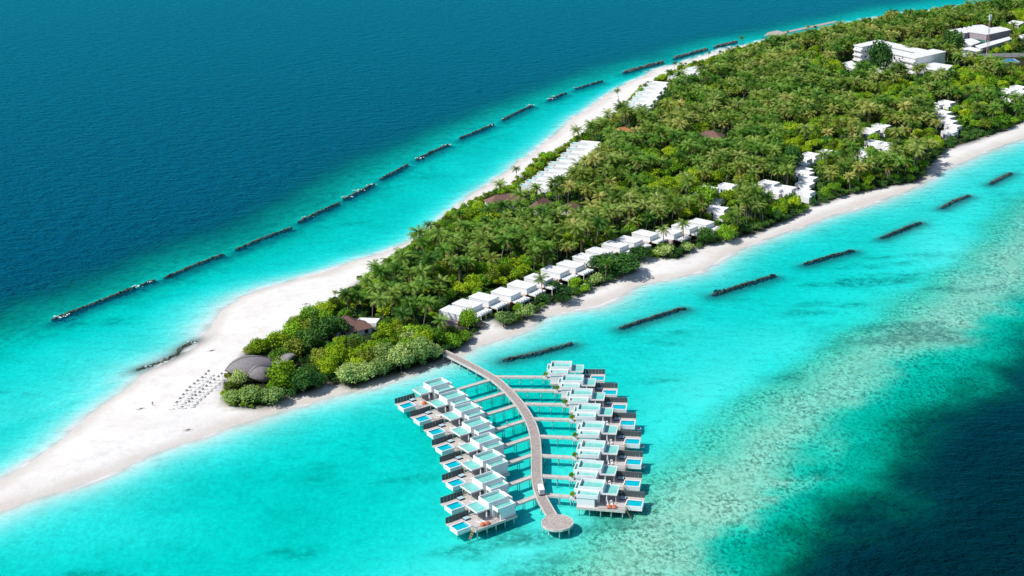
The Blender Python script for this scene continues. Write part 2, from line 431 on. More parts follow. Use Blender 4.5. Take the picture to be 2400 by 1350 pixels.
def ground_mat():
    m, nt, out = base_mat('sand_and_reef')
    L = nt.links.new
    p = node(nt, 'ShaderNodeBsdfPrincipled'); p.inputs['Roughness'].default_value = .95; p.inputs['Specular IOR Level'].default_value = .1
    L(p.outputs[0], out.inputs[0])
    tc = node(nt, 'ShaderNodeTexCoord')
    def att(n):
        a = node(nt, 'ShaderNodeAttribute', attribute_name=n); return a.outputs['Fac']
    def noise(sc, det=3, mp=None, rough=.55):
        n = node(nt, 'ShaderNodeTexNoise'); n.inputs['Scale'].default_value = sc; n.inputs['Detail'].default_value = det
        n.inputs['Roughness'].default_value = rough
        src = tc.outputs['Object']
        if mp:
            q = node(nt, 'ShaderNodeMapping'); q.inputs['Scale'].default_value = mp; L(src, q.inputs[0]); src = q.outputs[0]
        L(src, n.inputs['Vector']); return n.outputs[0]
    def rng(v, a, b, c=0, d=1):
        r = node(nt, 'ShaderNodeMapRange', interpolation_type='SMOOTHSTEP')
        for i, q in enumerate((a, b, c, d)): r.inputs[i + 1].default_value = q
        L(v, r.inputs[0]); return r.outputs[0]
    def mix(f, a, b):
        x = node(nt, 'ShaderNodeMix', data_type='RGBA')
        if isinstance(f, float): x.inputs[0].default_value = f
        else: L(f, x.inputs[0])
        for i, q in ((6, a), (7, b)):
            if isinstance(q, tuple): x.inputs[i].default_value = (*q, 1)
            else: L(q, x.inputs[i])
        return x.outputs[2]
    def mul(a, b):
        q = node(nt, 'ShaderNodeMath', operation='MULTIPLY')
        for i, v in ((0, a), (1, b)):
            if isinstance(v, float): q.inputs[i].default_value = v
            else: L(v, q.inputs[i])
        return q.outputs[0]
    sand = mix(rng(noise(.045, 5), .35, .7), (.76, .74, .715), (.70, .67, .64))
    sand = mix(mul(rng(noise(.22, 6, None, .65), .46, .72), .45), sand, (.56, .52, .48))
    sand = mix(mul(att('wet'), .6), sand, (.50, .45, .40))
    cau = rng(noise(.7, 6, (1, .6, 1), .8), .36, .64, -.5, .5)  # wave caustics painted as light and dark speckle into the underwater sand colour
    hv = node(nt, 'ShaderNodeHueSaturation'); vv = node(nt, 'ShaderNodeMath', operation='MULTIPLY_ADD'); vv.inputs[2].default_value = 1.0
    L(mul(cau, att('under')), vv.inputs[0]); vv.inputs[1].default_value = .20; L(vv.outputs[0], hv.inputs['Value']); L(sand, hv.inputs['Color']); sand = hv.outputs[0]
    # coral rubble and algae on the reef: pale tan grains among dark ones
    grain = noise(.85, 7, (1, .7, 1), .8)
    big = noise(.07, 4)
    rub = mix(rng(grain, .40, .56), (.16, .20, .14), (.76, .69, .56))
    rub = mix(mul(rng(big, .38, .66), .55), rub, (.62, .58, .45))
    sparkle = mix(mul(rng(noise(.45, 6, (1, .7, 1), .8), .50, .64), .6), (.84, .82, .78), (.36, .47, .40))
    reef = mix(rng(att('reef'), .30, .85), sparkle, rub)
    c = mix(rng(att('reef'), .02, .45), sand, reef)
    c = mix(mul(mul(att('weed'), rng(noise(.35, 5, None, .7), .3, .62)), .8), c, (.10, .17, .13))
    c = mix(mul(mul(att('outer'), rng(noise(.22, 7, None, .75), .44, .60)), .45), c, (.12, .22, .17))
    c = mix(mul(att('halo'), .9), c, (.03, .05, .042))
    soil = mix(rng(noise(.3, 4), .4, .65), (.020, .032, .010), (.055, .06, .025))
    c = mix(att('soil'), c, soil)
    L(c, p.inputs['Base Color'])
    b = node(nt, 'ShaderNodeBump'); b.inputs['Strength'].default_value = .5; b.inputs['Distance'].default_value = .25
    L(noise(.7, 5), b.inputs['Height']); L(b.outputs[0], p.inputs['Normal'])
    return m
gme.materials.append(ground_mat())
tag(link('ground', gme), kind='structure')

# ---- water: one clear sheet over the sea bed; what it absorbs depends on the depth below it
wkeep = FD['dI'] < 4
wme = grid_mesh('water', np.zeros(len(PP)), wkeep)
vattr(wme, 'depth', FD['dep'])
vattr(wme, 'east', smooth(-10, 60, FD['sr']))
_fo = (fbm(PP[:, 0] / 7, PP[:, 1] / 7, 3))
vattr(wme, 'foam', np.exp(-((FD['dI'] + 1.0) / 1.5) ** 2) * smooth(.44, .62, _fo) * .85)

def water_mat():
    m, nt, out = base_mat('sea_water')
    L = nt.links.new
    tc = node(nt, 'ShaderNodeTexCoord')
    d = node(nt, 'ShaderNodeAttribute', attribute_name='depth').outputs['Fac']
    e = node(nt, 'ShaderNodeAttribute', attribute_name='east').outputs['Fac']
    fo = node(nt, 'ShaderNodeAttribute', attribute_name='foam').outputs['Fac']
    def ex(k):
        a = node(nt, 'ShaderNodeMath', operation='MULTIPLY'); a.inputs[1].default_value = -k; L(d, a.inputs[0])
        b = node(nt, 'ShaderNodeMath', operation='EXPONENT'); L(a.outputs[0], b.inputs[0]); return b.outputs[0]
    cc = node(nt, 'ShaderNodeCombineColor')
    L(ex(1.35), cc.inputs[0]); L(ex(.078), cc.inputs[1]); L(ex(.112), cc.inputs[2])
    tr = node(nt, 'ShaderNodeBsdfTransparent'); L(cc.outputs[0], tr.inputs[0])
    bod = node(nt, 'ShaderNodeMix', data_type='RGBA'); L(e, bod.inputs[0])
    bod.inputs[6].default_value = (.0, .086, .170, 1); bod.inputs[7].default_value = (.0, .022, .028, 1)
    sc = node(nt, 'ShaderNodeMath', operation='SUBTRACT'); sc.inputs[0].default_value = 1.0; L(ex(.10), sc.inputs[1])
    bm = node(nt, 'ShaderNodeMix', data_type='RGBA'); L(sc.outputs[0], bm.inputs[0])
    bm.inputs[6].default_value = (0, 0, 0, 1); L(bod.outputs[2], bm.inputs[7])
    df = node(nt, 'ShaderNodeBsdfDiffuse'); L(bm.outputs[2], df.inputs[0])
    add = node(nt, 'ShaderNodeAddShader'); L(tr.outputs[0], add.inputs[0]); L(df.outputs[0], add.inputs[1])
    # wind ripples
    def nz(scale, rot, st, det=3):
        mp = node(nt, 'ShaderNodeMapping'); mp.inputs['Rotation'].default_value = (0, 0, rot); mp.inputs['Scale'].default_value = st
        L(tc.outputs['Object'], mp.inputs[0])
        n = node(nt, 'ShaderNodeTexNoise'); n.inputs['Scale'].default_value = scale; n.inputs['Detail'].default_value = det
        n.inputs['Roughness'].default_value = .6
        L(mp.outputs[0], n.inputs['Vector']); return n.outputs[0]
    h1 = nz(.11, math.radians(25), (1, 1.9, 1), 4); h2 = nz(.42, math.radians(10), (1, 1.7, 1), 3)
    hm = node(nt, 'ShaderNodeMath', operation='MULTIPLY_ADD'); hm.inputs[1].default_value = .30; L(h2, hm.inputs[0]); L(h1, hm.inputs[2])
    dm = node(nt, 'ShaderNodeMapRange'); dm.inputs[1].default_value = 3; dm.inputs[2].default_value = 14; dm.inputs[3].default_value = .35; dm.inputs[4].default_value = 18.0
    L(d, dm.inputs[0])
    b = node(nt, 'ShaderNodeBump'); b.inputs['Strength'].default_value = 1.0; L(dm.outputs[0], b.inputs['Distance']); L(hm.outputs[0], b.inputs['Height'])
    L(b.outputs[0], df.inputs['Normal'])
    gl = node(nt, 'ShaderNodeBsdfGlossy'); gl.inputs['Roughness'].default_value = .15
    b2 = node(nt, 'ShaderNodeBump'); b2.inputs['Strength'].default_value = 1.0; b2.inputs['Distance'].default_value = .8; L(hm.outputs[0], b2.inputs['Height']); L(b2.outputs[0], gl.inputs['Normal'])
    gl.inputs[0].default_value = (.03, .74, 1.0, 1)
    fr = node(nt, 'ShaderNodeFresnel'); fr.inputs[0].default_value = 1.24; L(b2.outputs[0], fr.inputs['Normal'])
    mx = node(nt, 'ShaderNodeMixShader'); L(fr.outputs[0], mx.inputs[0]); L(add.outputs[0], mx.inputs[1]); L(gl.outputs[0], mx.inputs[2])
    fd = node(nt, 'ShaderNodeBsdfDiffuse'); fd.inputs[0].default_value = (.8, .82, .82, 1)
    mf = node(nt, 'ShaderNodeMixShader'); L(fo, mf.inputs[0]); L(mx.outputs[0], mf.inputs[1]); L(fd.outputs[0], mf.inputs[2])
    L(mf.outputs[0], out.inputs[0])
    return m
wme.materials.append(water_mat())
tag(link('water', wme), kind='structure')

# ------------------------------------------------------------------ breakwaters: mounds of tumbled rock
def ico(r, sub=1):
    import bmesh
    bm = bmesh.new(); bmesh.ops.create_icosphere(bm, subdivisions=sub, radius=r)
    v = np.array([x.co[:] for x in bm.verts]); f = [tuple(y.index for y in x.verts) for x in bm.faces]
    bm.free(); return v, f
ICO_V, ICO_F = ico(1.0, 1)
def rocks(mb, pts, width, top, rmin, rmax, per_m):
    L = np.asarray(pts); seg = np.linalg.norm(np.diff(L, axis=0), axis=1); tot = seg.sum()
    n = int(tot * per_m)
    cum = np.concatenate([[0], np.cumsum(seg)])
    for i in range(n):
        s = RNG.random() * tot; k = min(np.searchsorted(cum, s, 'right') - 1, len(seg) - 1)
        t = (s - cum[k]) / seg[k]; p = L[k] * (1 - t) + L[k + 1] * t
        dirn = (L[k + 1] - L[k]) / seg[k]; nn = np.array([-dirn[1], dirn[0]])
        w = RNG.normal(0, .45); w = max(-1, min(1, w))
        endf = min(s, tot - s) / 3.0; endf = min(1, .35 + endf)
        q = p + nn * w * width * .5 * endf
        z = (top * (1 - abs(w) ** 1.4) - abs(w) * 1.0) * endf - .35 + RNG.normal(0, .15)
        if i % 3 == 0 and abs(w) < .5: z -= .9
        r = RNG.uniform(rmin, rmax)
        a, b = RNG.random() * 6.28, RNG.random() * 6.28
        V = ICO_V * (1 + RNG.normal(0, .16, (len(ICO_V), 1))) * r * np.array([1, RNG.uniform(.7, 1.1), RNG.uniform(.6, .9)])
        ca, sa = math.cos(a), math.sin(a)
        V = V @ np.array([[ca, -sa, 0], [sa, ca, 0], [0, 0, 1]])
        mb.add([tuple(x) for x in V + np.array([q[0], q[1], z])], ICO_F)
for i, (a, b) in enumerate(LEFT_BW):
    mb = MB(); A, B = G(*a), G(*b)
    mid = (A + B) / 2 + np.array([-(B - A)[1], (B - A)[0]]) / np.linalg.norm(B - A) * RNG.normal(0, .5)
    dry = i >= 12
    rocks(mb, [A, mid, B], 2.3 if not dry else 3.6, .35 if not dry else 1.0, .35, .8, 13)
    where = 'first ocean side breakwater of dark rock counted from the sand tip' if i == 0 else ORD[i] + ' ocean side breakwater of dark rock counted from the sand tip'
    tag(mb.obj('breakwater', ROCK2 if dry else ROCK), where, 'breakwater', 'breakwaters along the ocean side')
for i, (a, b) in enumerate(RIGHT_BW):
    mb = MB(); A, B = G(*a), G(*b)
    rocks(mb, [A, (A + B) / 2 + RNG.normal(0, .4, 2), B], 3.0 if i else 2.4, .32, .35, .8, 13)
    if i == 2: rocks(mb, [G(1672, 680), G(1690, 678)], 3, .3, .5, .9, 3)
    tag(mb.obj('breakwater', ROCKD if 0 < i < 5 else ROCK), ORD[i] + ' lagoon side breakwater of dark rock counted from the water villas', 'breakwater', 'breakwaters in the lagoon')
mb = MB(); rocks(mb, GL([(322, 866), (352, 857), (385, 846), (412, 832), (432, 812), (458, 800)]), 6.0, .35, .35, .8, 11)
tag(mb.obj('rock_groyne', mat('weedy_rock', (.12, .135, .10), .9, (.03, .05, .035), .6, 5, .5)), 'curved weedy rock groyne lying along the edge of the sand tip', 'groyne')

# foam caught on some of the rocks
FOAM = mat('white_foam', (.85, .88, .88), .7)
def foam_patch(px, py, n, spread):
    mb = MB(); c = G(px, py)
    for k in range(n):
        q = c + RNG.normal(0, 1, 2) * np.array([spread, spread * .35]); r = RNG.uniform(.2, .5)
        V = ICO_V * np.array([r, r * .8, r * .35])
        mb.add([tuple(v) for v in V + np.array([q[0], q[1], RNG.uniform(.0, .45)])], ICO_F)
    tag(mb.obj('foam', FOAM), None, None, None, 'stuff')
for p in [(135, 743, 14, 1.8), (320, 672, 10, 1.2), (150, 738, 8, 1.2), (812, 462, 12, 1.6), (838, 447, 14, 2.2), (870, 433, 8, 1.2), (981, 371, 12, 1.6), (1048, 340, 10, 1.5), (1243, 247, 12, 1.2),
          (1180, 279, 5, 1), (1287, 232, 10, 1.6), (1297, 226, 6, 1.2), (1351, 206, 6, 1), (1150, 294, 6, 1.2), (722, 508, 6, 1.5), (345, 860, 8, .8), (450, 803, 6, 1.0), (350, 661, 4, 1)]:
    foam_patch(*p)

# ------------------------------------------------------------------ main jetty, platform
DZ = 2.3
def z1(x, y): return (900 + x / 2.7, 780 + y / 2.7)
JL = GL([z1(*p) for p in [(292, 84), (330, 100), (420, 140), (530, 195), (640, 255), (700, 290), (765, 345), (835, 418), (893, 497), (932, 570), (954, 640), (963, 720), (966, 800), (964, 900), (974, 970), (992, 1030), (1020, 1085), (1062, 1155)]], DZ)
def resample(L, step, it=2):
    L = np.asarray(L)
    for _ in range(it):
        Q = np.empty((2 * len(L) - 2, 2)); Q[0::2] = .75 * L[:-1] + .25 * L[1:]; Q[1::2] = .25 * L[:-1] + .75 * L[1:]
        L = np.vstack([L[:1], Q, L[-1:]])
    s = np.concatenate([[0], np.cumsum(np.linalg.norm(np.diff(L, axis=0), axis=1))])
    t = np.linspace(0, s[-1], max(2, int(s[-1] / step)))
    return np.stack([np.interp(t, s, L[:, 0]), np.interp(t, s, L[:, 1])], 1)
JL = resample(JL, 1.0)
jet = thing('jetty', 'curved grey timber jetty with pale kerbs leading from the island to the round platform', 'jetty', (JL[0][0], JL[0][1], 0))
off = JL[0]
JLr = JL - off
MB().strip(JLr, -1.28, 1.28, DZ - .28, DZ).obj('deck', JETTYWOOD, jet)
for sgn in (1, -1): MB().strip(JLr, 1.26 * sgn, 1.62 * sgn, DZ - .55, DZ + .12) .obj('kerb', KERB, jet) if sgn > 0 else MB().strip(JLr, -1.62, -1.26, DZ - .55, DZ + .12).obj('kerb', KERB, jet)
mb = MB()
for i in range(2, len(JLr) - 1, 1):
    d = JLr[min(i + 1, len(JLr) - 1)] - JLr[i - 1]; d /= np.linalg.norm(d); n = np.array([-d[1], d[0]])
    for t in (0, .5):
        p = JLr[i] + d * t
        mb.add([(*(p + n * -1.25 - d * .055), DZ + .004), (*(p + n * 1.25 - d * .055), DZ + .004), (*(p + n * 1.25 + d * .055), DZ + .004), (*(p + n * -1.25 + d * .055), DZ + .004)], [(0, 3, 2, 1) if np.cross(d, n) < 0 else (3, 2, 1, 0)])
tag(mb.obj('plank_joint', mat('dark_joint', (.17, .15, .135), .9), jet), kind='stuff')
PL = MB().tube([(0, 0, -2.6), (0, 0, DZ - .28)], .17, 8).mesh('pile', PILE)
for i in range(4, len(JLr) - 2, 5):
    d = JLr[i + 1] - JLr[i - 1]; d /= np.linalg.norm(d); n = np.array([-d[1], d[0]])
    for sg in (-1, 1):
        o = link('pile', PL, jet); o.location = (*(JLr[i] + n * sg * 1.2), 0)

OC = G(1240 + 597 / 9, 1110 + 1032 / 9, DZ)
plat = thing('platform', 'round many-sided timber platform on pale piles at the end of the jetty', 'platform', (OC[0], OC[1], 0))
NS = 12
def ring(r, n=NS, ph=.26): return [(r * math.cos(2 * PI * k / n + ph), r * math.sin(2 * PI * k / n + ph)) for k in range(n)]
MB().prism(ring(4.25), DZ - .3, DZ + .03).obj('deck', JETTYWOOD, plat)
mb = MB(); a, b = ring(4.25), ring(4.55)
for k in range(NS):
    j = (k + 1) % NS
    v = [(*a[k], DZ - .5), (*a[j], DZ - .5), (*b[j], DZ - .5), (*b[k], DZ - .5), (*a[k], DZ + .1), (*a[j], DZ + .1), (*b[j], DZ + .1), (*b[k], DZ + .1)]
    mb.add(v, [(0, 1, 2, 3), (4, 7, 6, 5), (3, 2, 6, 7), (1, 0, 4, 5)])
mb.obj('rim', KERB, plat)
for x, y in ring(3.9, 8, .1):
    o = link('pile', PL, plat); o.location = (x, y, 0)

# ------------------------------------------------------------------ water villas
def make_villa(m):
    """local x (times m) = away from the jetty, y = away from the camera; (0,0) = outer front corner of the low wing"""
    t = thing('water_villa', 'x', 'villa', (0, 0, 0), 0, 'water villas in two rows beside the jetty')
    B = lambda: MB(m)
    dk = B(); dk.box(-6.1, 7.7, -.35, 8.3, 1.85, 2.2); dk.box(-8.6, -6.1, 3.6, 7.0, 1.85, 2.2)
    dk.obj('deck', DECKWOOD, t)
    fa = B(); fa.box(-6.12, 7.75, -.5, -.35, 1.6, 2.26); fa.box(7.7, 7.85, -.5, 8.3, 1.6, 2.26); fa.obj('deck_edge', KERB, t)
    # the tall block, with a recessed pale roof
    mn = B(); mn.tray(-6.0, 1.0, 3.0, 8.1, 4.9, 7.0, .22, .95, False); mn.box(-6.0, -.9, 3.0, 8.0, 2.2, 4.9)
    o = mn.obj('main_block', WHITE, t)
    B().add([(-5.78, 3.22, 6.05), (.78, 3.22, 6.05), (.78, 7.88, 6.05), (-5.78, 7.88, 6.05)], [(0, 1, 2, 3)]).obj('roof', MEMBRANE, o)
    g = B(); g.box(-.9, -.84, 3.6, 7.9, 2.25, 4.75); g.obj('glass_door', GLASS, t)
    g = B()
    for y in (3.6, 4.65, 5.7, 6.75, 7.8): g.box(-.84, -.78, y - .05, y + .05, 2.2, 4.8)
    g.obj('door_frame', TRIM, t)
    wg = B(); wg.box(-6.0, -.95, .25, 3.0, 2.0, 4.9); wg.tray(-6.1, 0, 0.05, 2.995, 4.9, 6.0, .24, .6, False)
    o = wg.obj('wing_block', WHITE, t)
    B().add([(-5.86, .29, 5.4), (-.24, .29, 5.4), (-.24, 2.75, 5.4), (-5.86, 2.75, 5.4)], [(0, 1, 2, 3)]).obj('roof', MEMBRANE, o)
    g = B(); g.box(-.95, -.9, .6, 2.7, 2.25, 4.7); g.obj('glass_door', GLASS, t)
    g = B()
    for y in (.6, 1.3, 2.0, 2.7): g.box(-.9, -.84, y - .05, y + .05, 2.2, 4.75)
    g.obj('door_frame', TRIM, t)
    B().box(-.95, .0, 2.55, 2.99, 2.2, 4.9).obj('wing_wall', WHITE, t)
    B().box(-.2, .05, 2.99, 3.9, 2.2, 4.9).obj('fin_wall', WHITE, t)
    # canopy over the deck
    cn = B(); cn.tray(1.0, 5.0, 3.0, 8.6, 4.95, 5.4, .2, .22, False)
    o = cn.obj('canopy', WHITE, t)
    B().add([(1.2, 3.2, 5.18), (4.8, 3.2, 5.18), (4.8, 8.4, 5.18), (1.2, 8.4, 5.18)], [(0, 1, 2, 3)]).obj('roof', MEMBRANE, o)
    B().box(.95, 5.02, 2.98, 8.62, 4.9, 4.95).obj('soffit', BAMBOO, t)
    for x, y in ((4.6, 3.4), (4.6, 7.9)): B().box(x - .07, x + .07, y - .07, y + .07, 2.2, 4.9).obj('post', TRIM, t)
    # entrance block
    en = B(); en.tray(-7.3, -6.0, 3.3, 7.9, 4.9, 6.0, .2, .6, False); en.box(-7.2, -6.0, 6.4, 7.8, 2.0, 4.9)
    o = en.obj('entrance_block', WHITE, t)
    B().add([(-7.1, 3.5, 5.4), (-6.2, 3.5, 5.4), (-6.2, 7.7, 5.4), (-7.1, 7.7, 5.4)], [(0, 1, 2, 3)]).obj('roof', MEMBRANE, o)
    B().box(-6.1, -6.0, 4.2, 5.6, 2.2, 4.6).obj('door', BROWNDOOR, t)
    # plunge pool
    pl = B(); pl.tray(7.3, 12.2, 2.1, 5.95, 1.15, 2.5, .3, .55, True); po = pl.obj('pool', WHITE, t)
    ti = B()
    x0, x1, y0, y1, zt, zb = 7.62, 11.88, 2.42, 5.63, 2.44, 1.98
    ti.add([(x0, y0, zt), (x1, y0, zt), (x1, y1, zt), (x0, y1, zt), (x0, y0, zb), (x1, y0, zb), (x1, y1, zb), (x0, y1, zb)], [(0, 1, 5, 4), (1, 2, 6, 5), (2, 3, 7, 6), (3, 0, 4, 7)])
    ti.obj('pool_lining', POOLT, po)
    B().box(x0 + .02, x1 - .02, y0 + .02, y1 - .02, 1.97, 2.17).obj('pool_water', POOLW, po)
    B().box(6.9, 12.2, 5.95, 8.0, 1.95, 2.25).obj('pool_terrace', DECKWOOD, t)
    # privacy fence of upright panels
    fe = B(); fe.box(4.4, 12.2, 8.02, 8.08, 2.02, 2.12); fe.box(4.4, 12.2, 8.02, 8.08, 4.02, 4.1); fo = fe.obj('privacy_fence', FENCEL, t)
    for k in range(7):
        x = 4.4 + k * 1.114
        q = B(); q.box(x + .03, x + 1.08, 7.98, 8.02, 2.1, 4.03)
        for s_ in range(5): q.box(x + .05 + s_ * .21, x + .17 + s_ * .21, 7.955, 7.98, 2.12, 4.0)
        q.obj('fence_panel', FENCE, fo)
    # railings round the deck corner and steps to the sea
    rl = B()
    for k in range(9):
        x = .3 + k * .86; rl.box(x - .025, x + .025, -.42, -.37, 2.2, 3.2)
    for k in range(5):
        y = -.4 + k * .58; rl.box(7.72, 7.77, y - .025, y + .025, 2.2, 3.2)
    rl.box(.0, 7.8, -.45, -.35, 3.2, 3.27); rl.box(7.7, 7.8, -.35, 2.0, 3.2, 3.27)
    for zz in (2.5, 2.75, 3.0): rl.box(.0, 7.8, -.41, -.39, zz, zz + .025)
    rl.obj('railing', FENCEL, t)
    la = B()
    for y in (.1, 1.0): la.tube([(7.9, y, 2.4), (10.2, y - .5, -1.2)], .06, 5)
    for k in range(7):
        f = k / 6.5; la.box(7.9 + 2.3 * f - .12, 7.9 + 2.3 * f + .12, .1 - .5 * f, 1.0 - .5 * f, 2.25 - 3.6 * f, 2.3 - 3.6 * f)
    la.obj('sea_steps', BAMBOO, t)
    for x, y in [(-5.4, .3), (-2.4, .3), (.8, .1), (3.8, .1), (7.0, .1), (-5.4, 4), (-1, 4), (3.8, 4), (-5.4, 7.6), (-1, 7.6), (3.8, 7.8), (7.0, 7.8), (9.0, 4.0), (11.0, 4.0), (-7.9, 5.3)]:
        q = link('stilt', STILT, t); q.location = (x * m, y, 0)
    return t
STILT = MB().tube([(0, 0, -2.6), (0, 0, 1.9)], .16, 8).mesh('stilt', PILE)

# front outer corner of each tall roof as surveyed (z = 7), and the heading of each house
def r2(x, y): return (900 + x / 6.135, 860 + y / 6.135)
def r3(x, y): return (1000 + x / 6.136, 1060 + y / 6.136)
def r4(x, y): return (1250 + x / 6.752, 820 + y / 6.752)
def r5(x, y): return (1300 + x / 6.75, 1020 + y / 6.75)
LV = [(1010.4, 907), r2(910, 470), r2(1110, 650), r2(1245, 870), r2(1370, 1105), r3(805, 130), r3(800, 450), (1145.2, 1179.3)]
RV = [(1270 + 930 / 13.5, 835 + 335 / 13.5), (1270 + 1300 / 13.5, 835 + 770 / 13.5), (1386.8, 925.3), r4(1045, 955), r4(1107, 1240), r5(775, 205), r5(738, 532), (1412.9, 1144.1)]
LA = np.linspace(33.0, 34.5, 8); RA = np.linspace(-6.0, -13.8, 8)
lounger = None
VILLAS = []
for side, pts, angs in (('left', LV, LA), ('right', RV, RA)):
    m = -1 if side == 'left' else 1
    proto = make_villa(m)
    for i, (p, ang) in enumerate(zip(pts, angs)):
        r = math.radians(ang); u = np.array([math.cos(r), math.sin(r)]); v = np.array([-u[1], u[0]])
        a = u * m
        O = G(p[0], p[1], 7.0) - a * 1.0 - v * 3.0
        VILLAS.append((side, i, O, a, v, r, m))
        o = proto if i == 7 else copy_tree(proto)
        o.location = (O[0], O[1], 0); o.rotation_euler = (0, 0, r)
        k = 7 - i
        nm = {0: 'nearest the round platform', 7: 'farthest from the round platform'}.get(k, ORD[k] + ' from the round platform end')
        o['label'] = 'white flat-roofed water villa in the %s row, %s' % ('west' if False else side + '-hand', nm)

# walkways from jetty to houses
def wlab(side, i):
    k = 7 - i
    return {0: 'nearest the round platform', 7: 'nearest the island'}.get(k, ORD[k] + ' from the round platform')
for side, i, O, a, v, r, m in VILLAS:
    P0 = O + a * -7.2 + v * 5.3
    # run along the house axis until the jetty
    best = None
    for q in JL:
        rel = q - P0; along = -(rel @ a); acr = abs(rel @ v)
        if along > 0 and (best is None or acr < best[0]): best = (acr, along)
    Ln = best[1] - 1.35
    t = thing('walkway', '%s-hand timber walkway from jetty to villa, %s' % (side, wlab(side, i)), 'walkway', (P0[0], P0[1], 0), math.atan2(-a[1], -a[0]), 'walkways from the jetty to the villas')
    q = MB(); q.box(0, Ln, -.72, .72, DZ - .22, DZ - .03)
    q.obj('deck', KERB, t)
    mb = MB()
    for k in range(int(Ln / .5)): mb.box(.2 + k * .5, .26 + k * .5, -.7, .7, DZ - .03, DZ - .015)
    tag(mb.obj('plank_joint', JETTYWOOD, t), kind='stuff')
    for y in (-.82, .72): MB().box(0, Ln, y, y + .1, DZ - .5, DZ + .06).obj('edge_beam', TRIM if side == 'left' else KERB, t)
    n = max(3, int(Ln / 3.4))
    for k in range(n):
        for y in (-.5, .5):
            o = link('pile', STILTW, t) if 'STILTW' in globals() else None
            if o is None:
                STILTW = MB().tube([(0, 0, -2.6), (0, 0, DZ - .22)], .12, 6).mesh('pile', PILE)
                o = link('pile', STILTW, t)
            o.location = (1.5 + k * (Ln - 2.5) / max(1, n - 1), y, 0)

# ------------------------------------------------------------------ foliage meshes
def rot_to(nv):
    return Vector(nv).to_track_quat('Z', 'Y').to_matrix()

def palm_crown_mesh(name, seed, H, nf=22, R=4.4, lean=(0, 0), mat_=None):
    rr = np.random.default_rng(seed)
    vs, fs, mi = [], [], []
    top = np.array([lean[0], lean[1], H])
    for k in range(nf):
        az = k * 2.39996 + rr.normal(0, .12)
        u = k / (nf - 1)
        el0 = math.radians(74 - 88 * u + rr.normal(0, 6))           # young fronds upright, old ones hanging
        Lf = R * (0.86 + .28 * math.sin(PI * min(1, u + .15))) * rr.uniform(.9, 1.1)
        dry = u > .93 and rr.random() < .6
        droop = math.radians(58 + 30 * rr.random())
        n = 7
        pts = [top.copy()]; d = el0
        for j in range(n):
            d2 = el0 - droop * ((j + .5) / n) ** 1.3
            st = Lf / n
            h = np.array([math.cos(az) * math.cos(d2), math.sin(az) * math.cos(d2), math.sin(d2)])
            pts.append(pts[-1] + h * st)
        pts = np.array(pts)
        sidev = np.array([-math.sin(az), math.cos(az), 0])
        # rachis
        for j in range(n):
            wd = .10 * (1 - j / n) + .02
            b0 = len(vs); vs += [tuple(pts[j] + sidev * wd), tuple(pts[j] - sidev * wd), tuple(pts[j + 1] - sidev * wd * .8), tuple(pts[j + 1] + sidev * wd * .8)]
            fs.append((b0, b0 + 1, b0 + 2, b0 + 3)); mi.append(1 if dry else 0)
        nl = 15
        for j in range(nl):
            t = .10 + .88 * j / nl
            x = t * n; i0 = min(int(x), n - 1); f = x - i0
            p = pts[i0] * (1 - f) + pts[i0 + 1] * f
            ax = (pts[i0 + 1] - pts[i0]); ax /= np.linalg.norm(ax)
            ll = (1.36 * math.sin(PI * (.18 + .74 * t)) + .18) * rr.uniform(.85, 1.12) * R / 4.4
            for sg in (-1, 1):
                dd = sidev * sg * .82 + ax * .55 + np.array([0, 0, -.42 - .25 * rr.random()])
                dd /= np.linalg.norm(dd)
                b0 = len(vs); hw = .135
                vs += [tuple(p + ax * hw), tuple(p - ax * hw), tuple(p + dd * ll)]
                fs.append((b0, b0 + 1, b0 + 2)); mi.append(1 if dry else 0)
    # nuts
    b = len(vs)
    for k in range(3):
        c = top + np.array([math.cos(k * 1.3) * .35, math.sin(k * 1.3) * .35, -.35])
        n0 = len(vs); vs += [tuple(c + v * .15) for v in ICO_V[:]]; fs += [tuple(n0 + i for i in f) for f in ICO_F]; mi += [0] * len(ICO_F)
    me = bpy.data.meshes.new(name); me.from_pydata(vs, [], fs)
    me.materials.append(PALM); me.materials.append(PALMDRY); me.polygons.foreach_set('material_index', mi); me.update()
    return me

def palm_trunk_mesh(name, H, lean):
    mb = MB(); n = 6
    path = [(lean[0] * (i / n) ** 1.7, lean[1] * (i / n) ** 1.7, -.3 + (H + .3) * i / n) for i in range(n + 1)]
    mb.tube(path, [.26 - .1 * i / n for i in range(n + 1)], 6)
    return mb.mesh(name, BARK, True)

